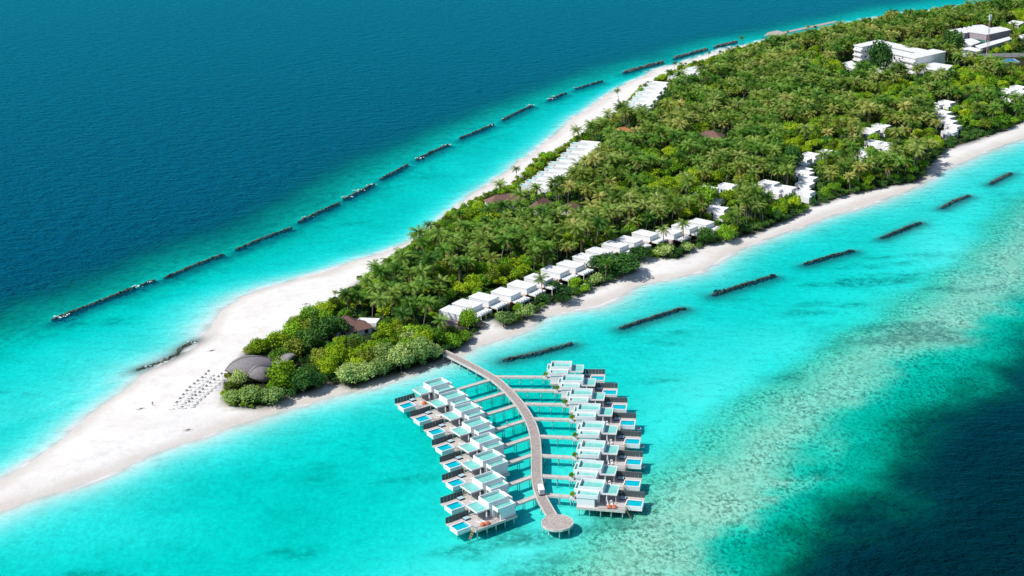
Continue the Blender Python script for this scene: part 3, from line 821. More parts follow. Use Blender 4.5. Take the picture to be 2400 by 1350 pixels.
def leaf_crown_mesh(name, seed, R, H, z0, lobes, cards, size, m_, flat=.8, boxy=0):
    """crown of leaf clumps: cards spread through the outer volume of uneven lobes"""
    rr = np.random.default_rng(seed)
    cs = []
    for k in range(lobes):
        az = k * 2.39996 + rr.normal(0, .3); u = (k + .5) / lobes
        rad = R * .62 * math.sqrt(u) * rr.uniform(.8, 1.1)
        zz = z0 + (H - z0) * (.28 + .45 * (1 - (rad / R) ** 1.5) + rr.normal(0, .11))
        cs.append((rad * math.cos(az), rad * math.sin(az), zz, R * rr.uniform(.26, .52)))
    vs, fs = [], []
    for (cx, cy, cz, cr) in cs:
        n = int(cards / lobes)
        for j in range(n):
            d = rr.normal(0, 1, 3); d[2] = d[2] * .8 + .28; d /= np.linalg.norm(d)
            rad = cr * (1 - .30 * rr.random() ** 2) * rr.uniform(.82, 1.26)
            p = np.array([cx, cy, cz]) + d * rad * np.array([1, 1, flat])
            if p[2] < .05: p[2] = .05 + rr.random() * .3
            nv = d * 1.0 + rr.normal(0, .55, 3); nv /= np.linalg.norm(nv)
            t = np.cross(nv, rr.normal(0, 1, 3)); t /= np.linalg.norm(t); b = np.cross(nv, t)
            s = size * rr.uniform(.6, 1.35)
            b0 = len(vs)
            # a pointed five-cornered leaf spray, bent along its middle
            vs += [tuple(p - t * s * .5), tuple(p + b * s * .42 - nv * s * .12), tuple(p + t * s * .62 - nv * s * .1), tuple(p - b * s * .42 - nv * s * .12)]
            fs += [(b0, b0 + 2, b0 + 1), (b0, b0 + 3, b0 + 2)]
    me = bpy.data.meshes.new(name); me.from_pydata(vs, [], fs); me.materials.append(m_); me.update()
    return me, cs

def limb_mesh(name, cs, z0, r=.22):
    mb = MB()
    mb.tube([(0, 0, -.4), (.1, .05, z0 * .6), (0, 0, z0)], [r * 1.2, r, r * .8], 6)
    for (x, y, z, c) in cs[:7]:
        mb.tube([(0, 0, z0 * .8), (x * .45, y * .45, (z0 + z) / 2), (x * .95, y * .95, z)], [r * .6, r * .4, r * .15], 4)
    return mb.mesh(name, BARKD, True)

PALMS = []
for k in range(5):
    lean = (math.cos(k * 2.1) * (.5 + .45 * k), math.sin(k * 2.1) * (.5 + .45 * k)); H = [10.5, 9.0, 12.0, 8.0, 11.2][k]
    PALMS.append([palm_crown_mesh('palm_crown', 30 + k, H, 17 + k % 3, [4.4, 4.0, 4.5, 4.1, 4.7][k], lean), palm_trunk_mesh('palm_trunk', H, lean), H, {}])
    for kc, pm in PALMS_M.items():
        me = PALMS[-1][0].copy() if kc != 'olive' else PALMS[-1][0]; me.materials[0] = pm; PALMS[-1][3][kc] = me
TREES, BUSHES, DOMES = {}, {}, {}
_shape = []
for k in range(3):
    TREES[k] = {}
    for c in ('lime', 'mid', 'dark', 'grey', 'olive'):
        me, cs = leaf_crown_mesh('tree_crown', 50 + k, 4.2, 8.2, 2.6, [13, 16, 11][k], 1500, .62, LEAF[c])
        TREES[k][c] = (me, limb_mesh('tree_trunk', cs, 2.8) if c == 'lime' else None)
    tr = TREES[k]['lime'][1]
    for c in TREES[k]: TREES[k][c] = (TREES[k][c][0], tr)
    DOMES[k] = {}
    for c in ('lime', 'mid', 'dark', 'grey', 'olive'):
        me, dcs = leaf_crown_mesh('tree_crown', 110 + k, 4.2, 6.6, .2, [20, 24, 17][k], 2600, .50, LEAF[c], .95)
        DOMES[k][c] = (me, DOMES[k]['lime'][1] if c != 'lime' else limb_mesh('tree_trunk', dcs, 1.6))
    BUSHES[k] = {}
    for c in ('lime', 'mid', 'dark', 'grey', 'olive', 'dry'):
        me, cs = leaf_crown_mesh('bush_foliage', 80 + k, 2.6, 2.9, .1, [9, 12, 8][k], 620 if c != 'dry' else 260, .5, LEAF[c], .75)
        BUSHES[k][c] = (me, None)
    st = limb_mesh('bush_stem', cs, .8, .1)
    for c in BUSHES[k]: BUSHES[k][c] = (BUSHES[k][c][0], st)

def put_palm(x, y, z, k, s, rz, label, group, kc='olive'):
    t = thing('coconut_palm', label, 'palm', (x, y, z), rz, group); t.scale = (s, s, s)
    link('crown', PALMS[k][3][kc], t); link('trunk', PALMS[k][1], t)
    return t
def put_tree(x, y, z, k, c, s, rz, label, group, sz=1.0):
    t = thing('broadleaf_tree', label, 'tree', (x, y, z), rz, group); t.scale = (s, s, s * sz)
    link('crown', TREES[k][c][0], t); link('trunk', TREES[k][c][1], t)
    return t
def put_dome(x, y, z, k, c, s, rz, label, group, sz=1.0):
    t = thing('broadleaf_tree', label, 'tree', (x, y, z), rz, group); t.scale = (s, s, s * sz)
    link('crown', DOMES[k][c][0], t); link('trunk', DOMES[k][c][1], t)
    return t
def put_bush(x, y, z, k, c, s, rz, label, group, sz=1.0, name='bush'):
    t = thing(name, label, 'bush', (x, y, z), rz, group); t.scale = (s, s, s * sz)
    link('foliage', BUSHES[k][c][0], t); link('stem', BUSHES[k][c][1], t)
    return t

# ------------------------------------------------------------------ land buildings
EXCL = []      # (x, y, r, kind): keep trees out of footprints
def excl(x, y, r): EXCL.append((x, y, r))

# row of thirteen-and-more beach houses on the lagoon shore
def make_beach_house():
    t = thing('beach_house', 'x', 'house', (0, 0, 0), 0, 'white box houses along the lagoon beach')
    # local: x along the long side away from the forest (towards the beach), y = towards the far neighbour
    b = MB(); b.box(0, 9.8, 0, 6.3, -.8, 4.95); b.obj('wall', WHITE, t)
    b = MB(); b.box(-.12, 9.92, -.12, 6.42, 4.95, 5.15); rf = b.obj('roof', WHITE2, t)
    b = MB(); b.box(9.8, 14.2, -.1, 6.6, 2.65, 3.0); te = b.obj('terrace', TRIM, t)
    MB().box(9.9, 14.1, 0, 6.5, 3.0, 3.03).obj('terrace_floor', mat('pale_floor', (.60, .68, .70), .7) if 'PFL' not in globals() else PFL, te)
    b = MB(); b.box(14.1, 14.2, -.1, 6.6, 3.03, 3.4); b.box(9.8, 14.1, 6.5, 6.6, 3.03, 3.4); b.obj('parapet', WHITE, te)
    for x, y in ((13.8, .2), (13.8, 3.2), (13.8, 6.3)): MB().box(x - .1, x + .1, y - .1, y + .1, -1.0, 2.65).obj('post', WHITE, t)
    for k in range(4): MB().box(11.2, 13.2, .6 + k * 1.5, 1.45 + k * 1.5, 3.03, 3.35).obj('lounger_pad', CANVAS, te)
    MB().box(9.8, 9.86, .6, 5.7, .2, 2.5).obj('glass_door', GLASS, t)
    MB().box(4.5, 10.4, -1.7, -.1, -.8, 2.7).obj('garden_wall', mat('pink_wall', (.50, .42, .40), .8) if 'PKW' not in globals() else PKW, t)
    MB().box(10.4, 10.7, -1.7, -.1, -.8, 3.2).obj('brown_pier', BROWNDOOR, t)
    return t
PFL = mat('pale_floor', (.60, .68, .70), .7); PKW = mat('pink_wall', (.50, .42, .40), .8)
BH = [((1028.4, 726.7), (1061.5, 737)), ((1059.3, 711), (1103.7, 721.8)), ((1098.3, 695.2), (1143.2, 706)), ((1150.3, 683.3), (1196.9, 693.6)), ((1188.2, 666), (1235.3, 674.7)),
      ((1228.2, 650), (1274, 660)), ((1267.3, 630.7), (1312, 640.7)), ((1304, 618), (1347.3, 628)), ((1341.3, 601.3), (1384, 611)), ((1372, 586.7), (1413, 597.3)), ((1409.3, 571.3), (1452, 581.3)),
      ((1442.7, 560), (1483.3, 569.3)), ((1480.7, 545.3), (1521, 554)), ((1536.6, 540), (1576, 549)), ((1573.6, 527.8), (1613, 537)), ((1612.1, 518.5), (1650, 527))]
bh = make_beach_house()
BHP = []
for i, (a, b) in enumerate(BH):
    A = G(*a, 5.95); B = G(*b, 5.95); d = B - A; ang = math.atan2(d[1], d[0])
    BHP.append((A, ang))
angs = np.polyval(np.polyfit(range(16), [q[1] for q in BHP], 1), range(16))
for i, (A, _) in enumerate(BHP):
    ang = angs[i]; u = np.array([math.cos(ang), math.sin(ang)]); v = np.array([-u[1], u[0]])
    O = A          # left corner = inland near corner
    o = bh if i == 0 else copy_tree(bh)
    o.location = (O[0], O[1], .8); o.rotation_euler = (0, 0, ang)
    o['label'] = 'white box house in the row on the lagoon beach, ' + (ORD[i] + ' counted from the jetty end')
    for s in (2, 7, 12):
        for t_ in (0, 3, 6): excl(*(O + u * s + v * t_), 4.2)
    for s in (4, 10, 14): excl(*(O + u * s - v * 5), 4)

# generic flat-roofed units of the garden and shore clusters
def make_unit(L, W, H, rec, pool, name, group, cat='villa'):
    t = thing(name, 'x', cat, (0, 0, 0), 0, group)
    b = MB(); b.tray(0, L, 0, W, 0, H, .25, rec, False); o = b.obj('wall', WHITE, t)
    MB().add([(.25, .25, H - rec), (L - .25, .25, H - rec), (L - .25, W - .25, H - rec), (.25, W - .25, H - rec)], [(0, 1, 2, 3)]).obj('roof', WHITE2, o)
    b = MB(); b.tray(L * .55, L + 1.4, -W * .55, -.003, 0, H * .72, .2, .3, False); o = b.obj('wall', WHITE, t)
    MB().add([(L * .55 + .2, -W * .55 + .2, H * .72 - .3), (L + 1.2, -W * .55 + .2, H * .72 - .3), (L + 1.2, -.203, H * .72 - .3), (L * .55 + .2, -.203, H * .72 - .3)], [(0, 1, 2, 3)]).obj('roof', WHITE2, o)
    MB().box(L * .2, L * .7, -.06, 0, .4, 2.6).obj('window', GLASS, t)
    MB().box(L, L + .06, W * .2, W * .8, .3, 2.6).obj('glass_door', GLASS, t)
    if pool:
        b = MB(); b.tray(-4.6, -.3, .3, W - .3, 0, H * .72, .25, .5, False); o = b.obj('courtyard', WHITE, t)
        MB().box(-4.3, -.6, .6, W - .6, .2, H * .72 - .5).obj('courtyard_floor', MEMBRANE, o)
    return t

# ------------------------------------------------------------------ shore houses on the ocean side (two rows) and garden villas
shore = make_unit(11.5, 4.6, 4.6, .35, True, 'shore_house', 'white houses along the ocean beach')
SH = [(1378, 333), (1370, 345), (1357, 357), (1348, 368), (1328, 378), (1320, 390), (1303, 401), (1292, 411), (1276, 420), (1262, 430)]
SH2 = [(1543, 193), (1535, 203), (1526, 213), (1519, 223), (1510, 233), (1503, 243), (1497, 253)]
SH3 = [(1640, 155), (1625, 161), (1610, 168), (1597, 175)]
first = True
for row, pts in (('by the red-brown roofs', SH), ('beside the bright green hedge', SH2), ('farthest along the ocean beach', SH3)):
    n = len(pts)
    for i, p in enumerate(pts):
        C = G(p[0], p[1], 5.5); E_ = G(p[0] + 40, p[1] + 3.2, 5.5); ang = math.atan2(*(E_ - C)[::-1])
        u = np.array([math.cos(ang), math.sin(ang)]); v = np.array([-u[1], u[0]])
        O = C - u * 5 - v * 2.3
        o = shore if first else copy_tree(shore); first = False
        s_ = 1.0 if row != 'farthest along the ocean beach' else .9
        o.location = (O[0], O[1], 1.0); o.rotation_euler = (0, 0, ang); o.scale = (s_, s_, s_)
        k = n - 1 - i
        o['label'] = 'white shore house in the row %s, %s from its near end' % (row, ORD[k])
        for s in (-3, 2, 7, 11): excl(*(O + u * s + v * 2), 3.8)
        for s in (4, 10): excl(*(O + u * s - v * 6), 3.2)

garden = make_unit(9.0, 6.0, 4.8, .55, False, 'garden_villa', 'white garden villas among the trees')
CL = [('by the dark round tree behind the beach houses', [(1663, 442), (1649, 457), (1678, 468), (1685, 490), (1709, 434)]),
      ('in the stepped row behind the middle beach', [(1943, 356), (1905, 361), (1884, 372), (1882, 383), (1890, 395), (1887, 406), (1897, 417), (1890, 430), (1892, 448), (1847, 440), (1821, 441), (1803, 430)]),
      ('in the small cluster under palms', [(2066, 297), (2041, 306), (2051, 332), (2081, 341), (2026, 357)]),
      ('in the stepped row by the wide far beach', [(2221, 240), (2199, 243), (2213, 263), (2219, 274), (2227, 284), (2238, 294), (2230, 307)]),
      ('in the farthest cluster on the lagoon side', [(2388, 206), (2362, 212), (2358, 222), (2365, 231), (2398, 214)]),
      ('alone in the palm forest', [(1728, 238)])]
first = True
for desc, pts in CL:
    for i, p in enumerate(pts):
        C = G(p[0], p[1], 5.2); E_ = G(p[0] + 40, p[1] + 7, 5.2); ang = math.atan2(*(E_ - C)[::-1])
        u = np.array([math.cos(ang), math.sin(ang)]); v = np.array([-u[1], u[0]])
        O = C - u * 4.5 - v * 3
        o = garden if first else copy_tree(garden); first = False
        s_ = RNG.uniform(.8, 1.0)
        o.location = (O[0], O[1], 1.2); o.rotation_euler = (0, 0, ang + RNG.normal(0, .04)); o.scale = (s_, s_, s_)
        o['label'] = ('small white villa ' + desc) if len(pts) == 1 else 'small white villa %s, %s from the back' % (desc, ORD[i])
        for s in (1, 5, 9): excl(*(O + u * s + v * 2), 4.2)
        excl(*(O + u * 5 - v * 5), 3.5)

# hipped and gabled roofs
def hip_house(name, label, px, py, z, L, W, wall, rise, ang, rmat, wmat, cat='building', ridge=.5, zb=1.2):
    C = G(px, py, z)
    t = thing(name, label, cat, (C[0], C[1], zb), ang)
    MB().box(-L / 2, L / 2, -W / 2, W / 2, 0, wall).obj('wall', wmat, t)
    e = .6; b = MB(); rl = L * ridge / 2
    v = [(-L / 2 - e, -W / 2 - e, wall), (L / 2 + e, -W / 2 - e, wall), (L / 2 + e, W / 2 + e, wall), (-L / 2 - e, W / 2 + e, wall), (-rl, 0, wall + rise), (rl, 0, wall + rise)]
    b.add(v, [(0, 3, 2, 1), (0, 1, 5, 4), (2, 3, 4, 5), (1, 2, 5), (3, 0, 4)])
    b.obj('roof', rmat, t)
    b = MB(); b.tube([(-rl, 0, wall + rise), (rl, 0, wall + rise)], .16, 5); b.obj('ridge_cap', rmat, t)
    for x in (-L * .25, L * .25): MB().box(x - .7, x + .7, -W / 2 - .05, -W / 2, .8, wall - .4).obj('window', GLASS, t)
    r = math.hypot(L, W) / 2
    u = np.array([math.cos(ang), math.sin(ang)])
    for s in (-.35, 0, .35): excl(*(C + u * L * s), W * .7 + 2.5)
    for q in (6,): excl(C[0], C[1] - q, W * .6 + 2)
    return t
hip_house('red_roof_pavilion', 'long red-brown hipped roof beside the bright green shore hedge', 1183, 463, 6, 17, 9, 3.4, 3.2, .35, SHINGLE, WHITE, ridge=.55)
hip_house('red_roof_pavilion', 'narrow red-brown roof standing behind the long red-brown roof', 1265, 474, 6, 12, 7, 3.4, 3.0, 1.15, SHINGLE, WHITE, ridge=.6)
hip_house('red_roof_pavilion', 'small red-brown roof half hidden by palms near the red-brown pavilions', 1335, 478, 6, 8, 6, 3.2, 2.5, .9, SHINGLE, WHITE, ridge=.3)
hip_house('brown_roof_house', 'maroon hipped roof alone in the middle of the palm forest', 1665, 313, 7, 13, 10, 4, 3.4, -.25, SHINGLE, WHITE, ridge=.25)
hip_house('orange_roof_house', 'small orange-roofed white house near the ocean shore houses', 1459, 301, 6, 9, 7, 3.4, 2.2, .3, ORROOF, WHITE, ridge=.3)
hip_house('brown_roof_house', 'pointed brown shingle roof among palms near the sand tip', 809, 748, 7, 10, 9, 3.2, 4.0, .4, SHINGLE, WHITE, ridge=.12)
hip_house('brown_roof_house', 'low brown shingle roof joined behind the pointed brown roof', 836, 760, 5, 9, 7, 2.8, 2.4, .5, SHINGLE, WHITE, ridge=.4)
C = G(862, 752, 4); t = thing('flat_roof_annexe', 'small white flat-roofed annexe beside the brown shingle roofs', 'building', (C[0], C[1], 1.2), -.2)
b = MB(); b.tray(-4, 4, -2.6, 2.6, 0, 3, .2, .3); b.obj('wall', WHITE, t); MB().box(-3, 1, -2.66, -2.6, .4, 2.3).obj('window', GLASS, t)
b = MB(); b.box(-6, 3, -6.5, -2.66, .1, .3); b.obj('terrace', DECKWOOD, t); excl(C[0], C[1], 6); excl(C[0], C[1] - 7, 5)

# ------------------------------------------------------------------ leaf-shaped thatched restaurant at the tip
def shell(name, label, tip0, tip1, width, height, zb, tip_z):
    """pointed thatch shell: an upturned boat between two tips, open along its front foot"""
    A, B = np.asarray(tip0), np.asarray(tip1)
    d = B - A; L = np.linalg.norm(d); u = d / L; ang = math.atan2(d[1], d[0])
    t = thing(name, label, 'building', (A[0], A[1], zb), ang)
    nu, nv = 24, 14
    mb = MB(); vs = []
    for i in range(nu + 1):
        s = i / nu; x = L * s
        q = math.sin(PI * s ** .8)
        wv, hv = width * .5 * max(0, q) ** 1.2, height * max(0, q) ** 1.0
        zoff = tip_z * (1 - s) ** 3.2 + tip_z * .8 * s ** 5      # both tips are lifted off the ground
        for j in range(nv + 1):
            a = PI * j / nv
            vs.append((x, -wv * math.cos(a), hv * math.sin(a) ** .85 + zoff + .3))
    fs = [(i * (nv + 1) + j, (i + 1) * (nv + 1) + j, (i + 1) * (nv + 1) + j + 1, i * (nv + 1) + j + 1) for i in range(nu) for j in range(nv)]
    mb.add(vs, fs)
    o = mb.obj('thatch_roof', THATCH, t, True)
    sm = o.modifiers.new('thick', 'SOLIDIFY'); sm.thickness = .35
    rb = MB(); rb.tube([(v[0], v[1], v[2] + .1) for v in [vs[i * (nv + 1) + nv // 2] for i in range(nu + 1)]], .16, 5); rb.obj('ridge', mat('thatch_ridge', (.24, .215, .22), .95), t)
    for s in (.3, .5, .7):
        prof = math.sin(PI * s ** .8) ** .95
        for sg in (-1, 1): MB().tube([(L * s, sg * width * .46 * prof, -.8), (L * s, sg * width * .46 * prof, .9)], .14, 6).obj('post', BARKD, t)
    MB().box(L * .22, L * .8, -width * .3, width * .3, -.1, .15).obj('floor', DECKWOOD, t)
    MB().box(L * .45, L * .8, -width * .22, width * .22, .15, 2.4).obj('bar_counter', DARKF, t)
    for s in np.linspace(.15, .85, 8):
        q = A + u * L * s; excl(q[0], q[1], width * .5 + 2.2)
    return t
shell('thatched_restaurant', 'largest grey thatched leaf-shaped roof on the sand tip', G(527, 871, 4.0), G(668, 846, 3.0), 13.5, 5.6, 1.1, 2.8)
shell('thatched_pavilion', 'smaller grey thatched leaf-shaped roof in front of the largest one', G(580, 886, 3.6), G(652, 866, 3.0), 8.5, 4.6, 1.1, 2.4)
shell('thatched_hut', 'small grey thatched point showing above trees behind the largest leaf-shaped roof', G(690, 832, 7.0), G(632, 852, 3), 7, 4.2, 1.1, 5.6)

# ------------------------------------------------------------------ staff buildings in the far corner
def px_rect(pts, z): return [G(*p, z) for p in pts]
def poly_building(name, label, pts, z, zb=1.2, rmat=WHITE2, wmat=CONC, eave=.35, cat='building', windows=True):
    P = [np.asarray(p) for p in pts]; c = sum(P) / len(P)
    if sum(P[i - 1][0] * P[i][1] - P[i][0] * P[i - 1][1] for i in range(len(P))) < 0: P = P[::-1]
    t = thing(name, label, cat, (c[0], c[1], zb))
    R = [p - c for p in P]
    MB().prism([tuple(p * (1 - eave / max(4, np.linalg.norm(p)))) for p in R], 0, z - zb - .45).obj('wall', wmat, t)
    MB().prism([tuple(p * (1 + eave / max(4, np.linalg.norm(p)))) for p in R], z - zb - .45, z - zb).obj('roof', rmat, t)
    for i in range(len(R)):
        a, b = R[i - 1] * .995, R[i] * .995
        d = b - a; L = np.linalg.norm(d)
        n = np.array([d[1], -d[0]]) / L
        mid = (a + b) / 2 + c
        excl(*mid, 4)
        if not windows or n[1] > .2: continue
        u = d / L
        for fl in range(max(1, int((z - zb - .8) / 2.9))):
            for k in range(int(L / 4.2)):
                s = (k + .5) * L / int(L / 4.2)
                q = a + u * (s - .9) + n * .06 ; r_ = a + u * (s + .9) + n * .06
                z0 = .9 + fl * 2.9
                MB().add([(*q, z0), (*r_, z0), (*r_, z0 + 1.3), (*q, z0 + 1.3)], [(0, 1, 2, 3)]).obj('window', GLASS, t)
    for fx in np.linspace(.1, .9, 5):
        for i in range(len(P)): excl(*(P[i] * fx + c * (1 - fx)), 5)
    return t
def q1(x, y): return (1990 + x / 10, 80 + y / 10)
# U block: four wings round a courtyard
UZ = 12.5
A_, B_, Cc, D_ = [G(*q1(*p), UZ) for p in ((105, 250), (690, 128), (2260, 400), (1555, 572))]
ex = (B_ - A_) / np.linalg.norm(B_ - A_); ey = (D_ - A_) / np.linalg.norm(D_ - A_)
t = thing('staff_block', 'large white-roofed three-storey block round an open courtyard', 'building', (A_[0], A_[1], 1.2))
def quad(o, pts, z0, z1_, name, m_, par):
    R = [np.asarray(p) - A_ for p in pts]
    if sum(R[i - 1][0] * R[i][1] - R[i][0] * R[i - 1][1] for i in range(4)) < 0: R = R[::-1]
    return MB().prism([tuple(p) for p in R], z0, z1_).obj(name, m_, par)
H = UZ - 1.2
lenx = np.linalg.norm(B_ - A_); leny = np.linalg.norm(D_ - A_)
def UV(a, b): return A_ + ex * a + ey * b
wx, wy = 11.0, 9.0
W1 = [UV(0, 0), UV(lenx, 0), UV(lenx, wy), UV(0, wy)]
for nm, (a0, a1, b0, b1) in {'west': (0, lenx, 0, wy), 'far': (lenx - wx, lenx, wy, leny - wy), 'east': (0, lenx + 6, leny - wy - 3, leny), 'near': (0, wx - 1, leny * .42, leny - wy - 3.02)}.items():
    ins = .5
    w_ = quad(t, [UV(a0 + ins, b0 + ins), UV(a1 - ins, b0 + ins), UV(a1 - ins, b1 - ins), UV(a0 + ins, b1 - ins)], 0, H - .5, 'wing', WHITE, t)
    quad(t, [UV(a0 - .002 * len(nm), b0), UV(a1, b0), UV(a1, b1), UV(a0 - .002 * len(nm), b1)], H - .5, H + .003 * len(nm), 'roof', WHITE2, w_)
    for f in np.linspace(0, 1, 6):
        for g in (.2, .8): excl(*UV(a0 + (a1 - a0) * f, b0 + (b1 - b0) * g), 6)
for fl in range(3):
    for k in range(12):
        s = 2 + k * (leny - 4) / 12
        p0, p1 = UV(-.02 + .45, s), UV(.43, s + 1.6)
        R = [p0 - A_, p1 - A_]
        MB().add([(*R[1], 1 + fl * 3.4), (*R[0], 1 + fl * 3.4), (*R[0], 2.4 + fl * 3.4), (*R[1], 2.4 + fl * 3.4)], [(0, 1, 2, 3)]).obj('window', GLASS, t)
    quad(t, [UV(-1.0, leny - wy - 2.5), UV(.4, leny - wy - 2.5), UV(.4, leny - .8), UV(-1.0, leny - .8)], 1.2 + fl * 3.4, 2.1 + fl * 3.4, 'balcony', WHITE, t)
    quad(t, [UV(-1.0, .6), UV(.4, .6), UV(.4, wy - .5), UV(-1.0, wy - .5)], 1.2 + fl * 3.4, 2.1 + fl * 3.4, 'balcony', WHITE, t)
for f in np.linspace(0, 1, 6):
    excl(*(UV(-7, leny * f)), 6.5)
def q2(x, y): return (1900 + x / 4.218, y / 4.218)
poly_building('annexe', 'long low white-roofed building in front of the courtyard block', [G(*q2(*p), 7.5) for p in ((1030, 655), (1110, 602), (1400, 645), (1330, 710))], 7.5)
poly_building('link_building', 'lower white lean-to roof attached to the near corner of the courtyard block', [G(*q1(*p), 9.5) for p in ((1060, 560), (1280, 625), (1390, 545), (1130, 500))], 9.5)
# warehouse with two low gables
t = thing('warehouse', 'big pale-roofed warehouse with lilac walls near the radio mast', 'building')
wp = [G(*q2(*p), 8) for p in ((1395, 290), (1640, 240), (1880, 292), (1700, 350))]
c = sum(wp) / 4; t.location = (c[0], c[1], 1.2)
e1 = (wp[1] - wp[0]); l1 = np.linalg.norm(e1); e1 /= l1; e2 = np.array([e1[1], -e1[0]]); l2 = abs((wp[3] - wp[0]) @ e2)
t.rotation_euler = (0, 0, math.atan2(e1[1], e1[0]))
l1 = max(l1, 30)
for k in range(2):
    y0 = l2 / 2 - k * l2 / 2; y1 = y0 - l2 / 2 + .02
    x0, x1 = -l1 / 2 + k * 5, l1 / 2 + k * 3
    MB().box(x0 + .3, x1 - .3, y1 + .3, y0 - .3, 0, 6.2).obj('wall', LILAC, t)
    ym = (y0 + y1) / 2
    MB().add([(x0, y1, 6.2), (x1, y1, 6.2), (x1, ym, 7.6), (x0, ym, 7.6), (x1, y0, 6.2), (x0, y0, 6.2)], [(0, 1, 2, 3), (3, 2, 4, 5), (1, 4, 2), (0, 3, 5)]).obj('roof', WHITE2, t)
    MB().box(x0 + .2, x0 + .3, y1 + 1, y0 - 1, 0, 2.2).obj('plinth', TEALW, t)
for k in range(3): MB().box(-6 + k * 5, -5 + k * 5, l2 * .30, l2 * .30 + 1, 6.9, 7.9).obj('roof_vent', DARKF, t)
for f in np.linspace(-.5, .5, 6):
    for g in (-.5, 0, .5): excl(*(c + e1 * l1 * f + e2 * l2 * g), 6)
SHEDS = [('white shed roof between the warehouse and the big round tree', [(1500, 392), (1590, 378), (1680, 412), (1580, 452)], 5),
         ('long white shed roof running behind the radio mast', [(1630, 450), (1960, 362), (1990, 385), (1680, 480)], 5.5),
         ('small white roof in front of the radio mast', [(1440, 520), (1500, 502), (1640, 528), (1530, 566)], 5),
         ('white canopy roof beside the big round tree', [(1500, 478), (1580, 462), (1700, 492), (1600, 520)], 4.5),
         ('low white roof behind the courtyard block', [(1085, 420), (1150, 398), (1270, 425), (1240, 462)], 5),
         ('small pale roof to the near left of the courtyard block', [(300, 630), (400, 600), (480, 640), (420, 680)], 5),
         ('narrow pale roof under palms before the courtyard block', [(575, 685), (650, 672), (725, 700), (660, 735)], 5),
         ('white roof corner showing among trees beyond the mast', [(1950, 225), (2000, 200), (2120, 215), (2060, 245)], 6),
         ('white roof far behind the mast below the treeline', [(2060, 350), (2140, 330), (2200, 370), (2090, 385)], 5)]
for lb, pts, z in SHEDS:
    poly_building('shed', lb, [G(*q2(*p), z) for p in pts], z)
# pool terrace with curved grey screen
c = G(*q2(1905, 612), 1.5); t = thing('staff_pool', 'bright blue swimming pool beside the grey screen wall', 'pool', (c[0], c[1], 2.0))
MB().tray(-9, 9, -6, 6, -.5, .4, .8, .3).obj('pool_edge', CONC, t); MB().box(-8.2, 8.2, -5.2, 5.2, .1, .2).obj('pool_water', BLUEP, t)
for f in (-8, 0, 8):
    for q in (0, 8, 16, 24, 32): excl(c[0] + f, c[1] - q, 13)
c = G(*q2(1960, 528), 4.2); t = thing('screen_wall', 'long grey louvred screen wall behind the blue pool', 'wall', (c[0], c[1], 1.2), -.12)
for k in range(9): MB().box(-20 + k * 4.4, -15.8 + k * 4.4, -.2, .2, 0, 3.0).obj('wall_panel', CONC, t)
excl(c[0], c[1], 9); excl(c[0] - 12, c[1], 8); excl(c[0] + 12, c[1], 8)
# radio mast
c = G(2312, 150, 1); t = thing('radio_mast', 'tall red and white lattice radio mast standing among the staff roofs', 'mast', (c[0], c[1], 1))
HM = 32
for k in range(8):
    b = MB(); z0, z1_ = HM * k / 8, HM * (k + 1) / 8
    w0, w1 = 1.1 - .7 * k / 8, 1.1 - .7 * (k + 1) / 8
    cs0 = [(w0, 0), (-w0 / 2, w0 * .866), (-w0 / 2, -w0 * .866)]; cs1 = [(w1, 0), (-w1 / 2, w1 * .866), (-w1 / 2, -w1 * .866)]
    for i in range(3):
        b.tube([(*cs0[i], z0), (*cs1[i], z1_)], .11, 4); b.tube([(*cs0[i], z0), (*cs1[(i + 1) % 3], z1_)], .06, 4)
    b.obj('mast_section', MASTR if k % 2 == 0 else STEEL, t)
for k in range(3):
    a = 2 * PI * k / 3; MB().box(math.cos(a) * .8 - .2, math.cos(a) * .8 + .2, math.sin(a) * .8 - .2, math.sin(a) * .8 + .2, HM - 3, HM + .5).obj('antenna', WHITE, t)
excl(c[0], c[1], 5)
# ocean-side landing stage far along the beach
P_ = GL([(1795, 81), (1822, 72), (1838, 76), (1880, 67), (1960, 50)], 2)
t = thing('landing_stage', 'grey timber landing stage on the far ocean shore behind single palms', 'jetty', (P_[0][0], P_[0][1], 0))
MB().strip(P_[2:] - P_[0], -2.2, 2.2, 1.6, 2.0).obj('walkway_deck', JETTYWOOD, t)
pp = [G(*p, 2) - P_[0] for p in ((1792, 82), (1800, 76), (1822, 71), (1842, 77), (1832, 83))][::-1]
MB().prism([tuple(p) for p in pp], 1.62, 2.03).obj('deck', JETTYWOOD, t)
for p in pp: MB().tube([(*(p * .96), -2), (*(p * .96), 1.6)], .25, 6).obj('pile', PILE, t)

# ------------------------------------------------------------------ trees and shrubs
EX = np.array(EXCL)
def blocked(x, y, rad, h):
    """inside a footprint, or so close in front of one that the crown would hide it"""
    dx = EX[:, 0] - x; dy = EX[:, 1] - y
    back = max(0.0, (h - 4.0)) * 2.3            # metres of ground that the tree hides behind it
    t = np.clip(dy, 0, back)
    return bool((np.hypot(dx, dy - t) < EX[:, 2] * .62 + rad * .62).any())

